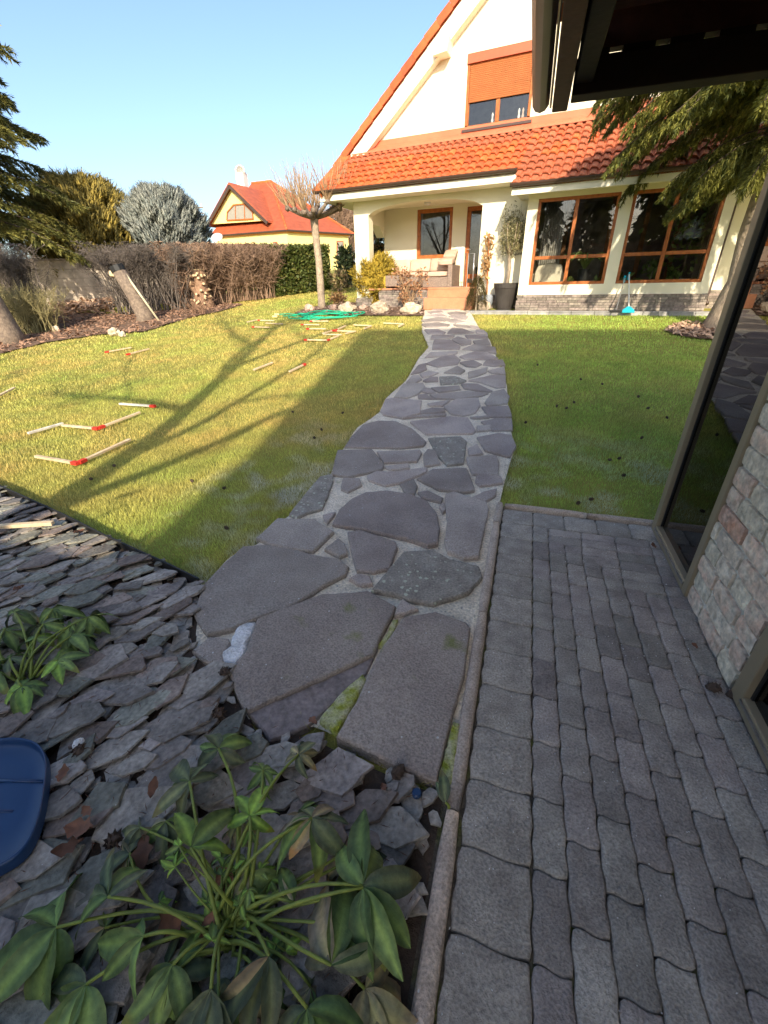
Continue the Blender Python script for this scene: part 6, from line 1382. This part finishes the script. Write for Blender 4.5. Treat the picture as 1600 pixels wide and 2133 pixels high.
base2 = Pz(60, 1420, .03); t = thing('hellebore', 'smaller hellebore drooping over the slates at the left edge', 'plant', base2, 'hellebores in the slate bed')
for a in ((30, 1275, .16, 6, .11, 80, (hb_, hd), .05, 300, .7), (110, 1268, .16, 7, .12, 60, (hb_,), .05, 300, .7), (185, 1285, .15, 6, .11, 10, (hb_, hd), .05, 260, .7), (148, 1325, .12, 5, .105, 340, (hb_,), .04, 200, .5), (120, 1375, .10, 7, .095, 0, (hb_, hl), .03, 320, .3), (45, 1430, .09, 7, .105, 250, (hb_, hb_, hl), .03, 330, .5), (-20, 1400, .1, 6, .12, 200, (hb_,), .03, 300, .5), (-30, 1330, .12, 6, .12, 180, (hb_,), .03, 300, .6), (75, 1330, .15, 5, .10, 120, (hb_, hl), .03, 280, .6), (10, 1310, .15, 6, .12, 40, (hb_, hd), .04, 300, .7), (150, 1300, .13, 6, .12, 20, (hb_, hd), .04, 300, .7), (90, 1300, .17, 6, .11, 90, (hb_, hd), .04, 330, .7), (20, 1370, .12, 6, .11, 200, (hb_, hd), .03, 330, .6)):
    whorl(t, base2 + Vector((rng.uniform(-.03, .03), rng.uniform(-.03, .03), 0)), *a)
base3 = Pz(935, 1690, -.01); t = thing('hellebore', 'single dark hellebore leaf squeezed between slate and edging', 'plant', base3, 'hellebores in the slate bed'); whorl(t, base3, 928, 1672, .03, 2, .07, 95, (hd,), .01, 30, .0)

# dark blue plastic scoop at the left edge
sh = thing('plastic_scoop', 'dark blue plastic shovel blade with raised rim at the left edge', 'shovel', Pz(20, 1680, .06)); zb = .075
ol = [Pz(x, y, zb) for x, y in ((-160, 1560), (-60, 1545), (0, 1541), (45, 1540), (78, 1550), (95, 1572), (99, 1605), (93, 1660), (84, 1705), (66, 1752), (40, 1785), (0, 1811), (-60, 1840), (-160, 1880))]
sp = []
for i in range(len(ol)):
    p0, p1, p2, p3 = ol[i-1], ol[i], ol[(i+1) % len(ol)], ol[(i+2) % len(ol)]
    for u in (0, .33, .66): sp.append(.5*((2*p1) + (p2 - p0)*u + (2*p0 - 5*p1 + 4*p2 - p3)*u*u + (3*p1 - p0 - 3*p2 + p3)*u**3))
c = sum(sp, Vector())/len(sp); N_ = len(sp); m = MB()
for s, z in ((1, -.03), (1.0, .008), (.985, .014), (.955, .012), (.93, -.006), (.88, -.016), (.5, -.012), (.1, -.008)): m.v += [(c.x + (p.x-c.x)*s, c.y + (p.y-c.y)*s, p.z + z) for p in sp]
for q in range(7):
    for i in range(N_): m.f.append((q*N_+i, q*N_+(i+1) % N_, (q+1)*N_+(i+1) % N_, (q+1)*N_+i))
m.f.append(tuple(7*N_+i for i in range(N_))); m.build('blade', 'blue_plastic', sh, smooth=True)
for o_ in (-.05, .05): m = MB(); m.tube([c + CR*.07 + Vector((0, o_, -.012)), c - CR*.12 + Vector((0, o_, -.008))], .006, 6); m.build('rib', 'blue_plastic', sh, smooth=True)
m = MB(); m.tube([c - CR*.2 + Vector((0, 0, .02)), c - CR*.9 + Vector((0, 0, .1))], .018, 8); m.build('handle', 'pale_pole', sh, smooth=True)

# cones and withered leaves
def cone_mesh(seed):
    m = MB(); m.blob((0, 0, 0), (.017, .017, .024), 2, .3, 3, seed); r = random.Random(seed)
    for k in range(26):
        a = k*2.399; z = -.02 + .042*k/26; rr = .017*math.sqrt(max(.1, 1 - (z/.026)**2)); d = Vector((math.cos(a), math.sin(a), .4)).normalized(); p = Vector((math.cos(a)*rr*.8, math.sin(a)*rr*.8, z)); s = d.cross(Vector((0, 0, 1))).normalized()*.006
        m.add([p - s, p + s, p + d*.013], [(0, 1, 2)])
    return m.mesh('fir_cone')
CM = [cone_mesh(s) for s in range(3)]
def cone(P, label, grp=None, sc=1.): o = place('fir_cone', rng.choice(CM), 'cone', None, Matrix.Translation(P + Vector((0, 0, .014))) @ Matrix.Rotation(rng.uniform(0, 6), 4, 'Z') @ Matrix.Rotation(rng.uniform(.8, 1.6), 4, 'X') @ Matrix.Scale(sc, 4)); tag(o, label, 'fir cone', grp)
for q in ((1160, 846), (1330, 826), (1196, 838), (1350, 850), (1180, 850), (1210, 790), (1290, 955), (1270, 958), (1415, 945), (1337, 912), (1232, 1040), (1390, 870), (1120, 760), (1255, 800), (714, 860), (670, 895), (655, 912), (467, 1017), (472, 1100), (400, 1002), (238, 970), (190, 998), (610, 858), (1095, 880), (1300, 990), (1205, 1048)):
    cone(G(*q, -.012), 'dark fir cone in the grass right of the path' if q[0] > 1000 else 'dark fir cone in the grass left of the path', 'fir cones right of the path' if q[0] > 1000 else 'fir cones left of the path', .75)
for q, lb in (((168, 1568), 'fir cone beside the white pebble near the blue shovel'), ((240, 1755), 'fir cone on dark slates left of the big hellebore'), ((458, 1490), 'fir cone at the corner of the big flagstone'), ((470, 1405), 'upper fir cone at the path edge below the white mortar patch'), ((1484, 1437), 'spiky brown cone at the foot of the brick pillar'), ((1527, 1452), 'paler cone beside the pillar and door frame'), ((830, 1612), 'fir cone tucked under the edge of the nearest flagstone')):
    cone(Pz(*q, .025 if q[0] < 900 else .0), lb, None, 1.2)
def dleaf(seed):
    r = random.Random(seed); m = MB(); n = 6
    for i in range(n+1):
        u = i/n; w_ = .28*math.sin(math.pi*(u*.92 + .04))*(1 + .3*math.sin(u*17 + seed)); z = .12*math.sin(u*4 + seed)
        for k in (-1, 0, 1): m.v.append((k*w_, u - .5, z + abs(k)*r.uniform(.02, .2)))
    for i in range(n):
        for k in range(2): m.f.append((i*3+k, i*3+k+1, (i+1)*3+k+1, (i+1)*3+k))
    return m.mesh('dry_leaf', smooth=True)
DM = [dleaf(s) for s in range(4)]
for (x, y, z, L, lb) in ((165, 1725, .06, .10, 'large curled brown leaf on the slates right of the blue shovel'), (140, 1765, .05, .08, 'brown leaf below the curled one near the blue shovel'), (130, 1610, .05, .06, 'reddish leaf between slates above the blue shovel'), (180, 1690, .06, .05, 'small rusty leaf on a slate edge by the blue shovel'), (40, 1225, .06, .09, 'rusty leaf on the slates above the left hellebore'), (165, 1108, .05, .09, 'dry leaf at the lawn edging strip'), (355, 1925, .06, .08, 'brown leaf under the stems of the big hellebore'), (435, 1930, .05, .07, 'dark brown leaf at the crown of the big hellebore'), (470, 1835, .06, .08, 'tan leaf among the upright hellebore stems'), (300, 1775, .05, .09, 'greyish withered leaf left of the hellebore stems'), (1362, 1136, .004, .05, 'small rusty leaf at the corner of the glass door'), (1447, 1345, .004, .04, 'tiny rusty leaf beside the brick pillar'), (652, 1503, .03, .05, 'reddish leaf at the mossy joint of the path'), (800, 1640, .03, .04, 'red-brown leaf below the nearest flagstone'), (320, 1640, .06, .06, 'pale brown leaf on the slates above the hellebore')):
    o = place('dry_leaf', rng.choice(DM), 'dry_leaf', None, Matrix.Translation(Pz(x, y, z + .012)) @ Matrix.Rotation(rng.uniform(0, 6), 4, 'Z') @ Matrix.Rotation(rng.uniform(-.4, .4), 4, 'X') @ Matrix.Scale(L, 4)); tag(o, lb, 'leaf', 'withered leaves')
m = MB(); m.blob(Pz(163, 1548, .05), (.016, .022, .016), 2, .4, 2, 4); tag(m.build('pebble', 'mortar_white'), 'white angular pebble among the slates near the blue shovel', 'pebble')
m = MB(); p = Pz(868, 1655, .02); m.lathe([(.016, 0), (.016, .012), (.012, .016)], 14, p); tag(m.build('bottle_cap', 'blue_plastic', smooth=False), 'small round blue-grey cap among the slates below the path', 'cap')

# fine litter: needles and bits of bark between the slates, grit on path and blocks
n = 1500; q = scatter([(-3.4, -.2), (-.1, -.2), (-.1, .9), (-1.4, 1.7), (-3.4, 1.9)], n); q = q[pip(q[:, 0], q[:, 1], SB)]; n = len(q)
P = np.c_[q, .03 + .03*nrg.random(n)]; d = unit(np.c_[nrg.normal(size=(n, 2)), nrg.normal(size=n)*.2])*(.012 + .03*nrg.random((n, 1))); v, f = spindles(P - d*.5, d, .0016)
tag(stuff(np_mesh('needle_litter', v, f, 'dry_leaf')), 'fine brown needles and twig bits strewn between the slates', 'litter')
n = 420; q = np.r_[np.c_[nrg.uniform(0, 1.02, 260), nrg.uniform(.2, 3.0, 260)], scatter(path_poly, 160)]; P = np.c_[q, np.where(q[:, 0] > -.01, .004, gz_np(q[:, 0], q[:, 1]) + .024)]; d = unit(nrg.normal(size=(n, 3)))*(.004 + .006*nrg.random((n, 1))); v, f = spindles(P, d, .0022, .5)
tag(stuff(np_mesh('grit', v, f, 'mortar_white')), 'tiny pale specks of grit on the paving blocks and flagstones', 'grit')
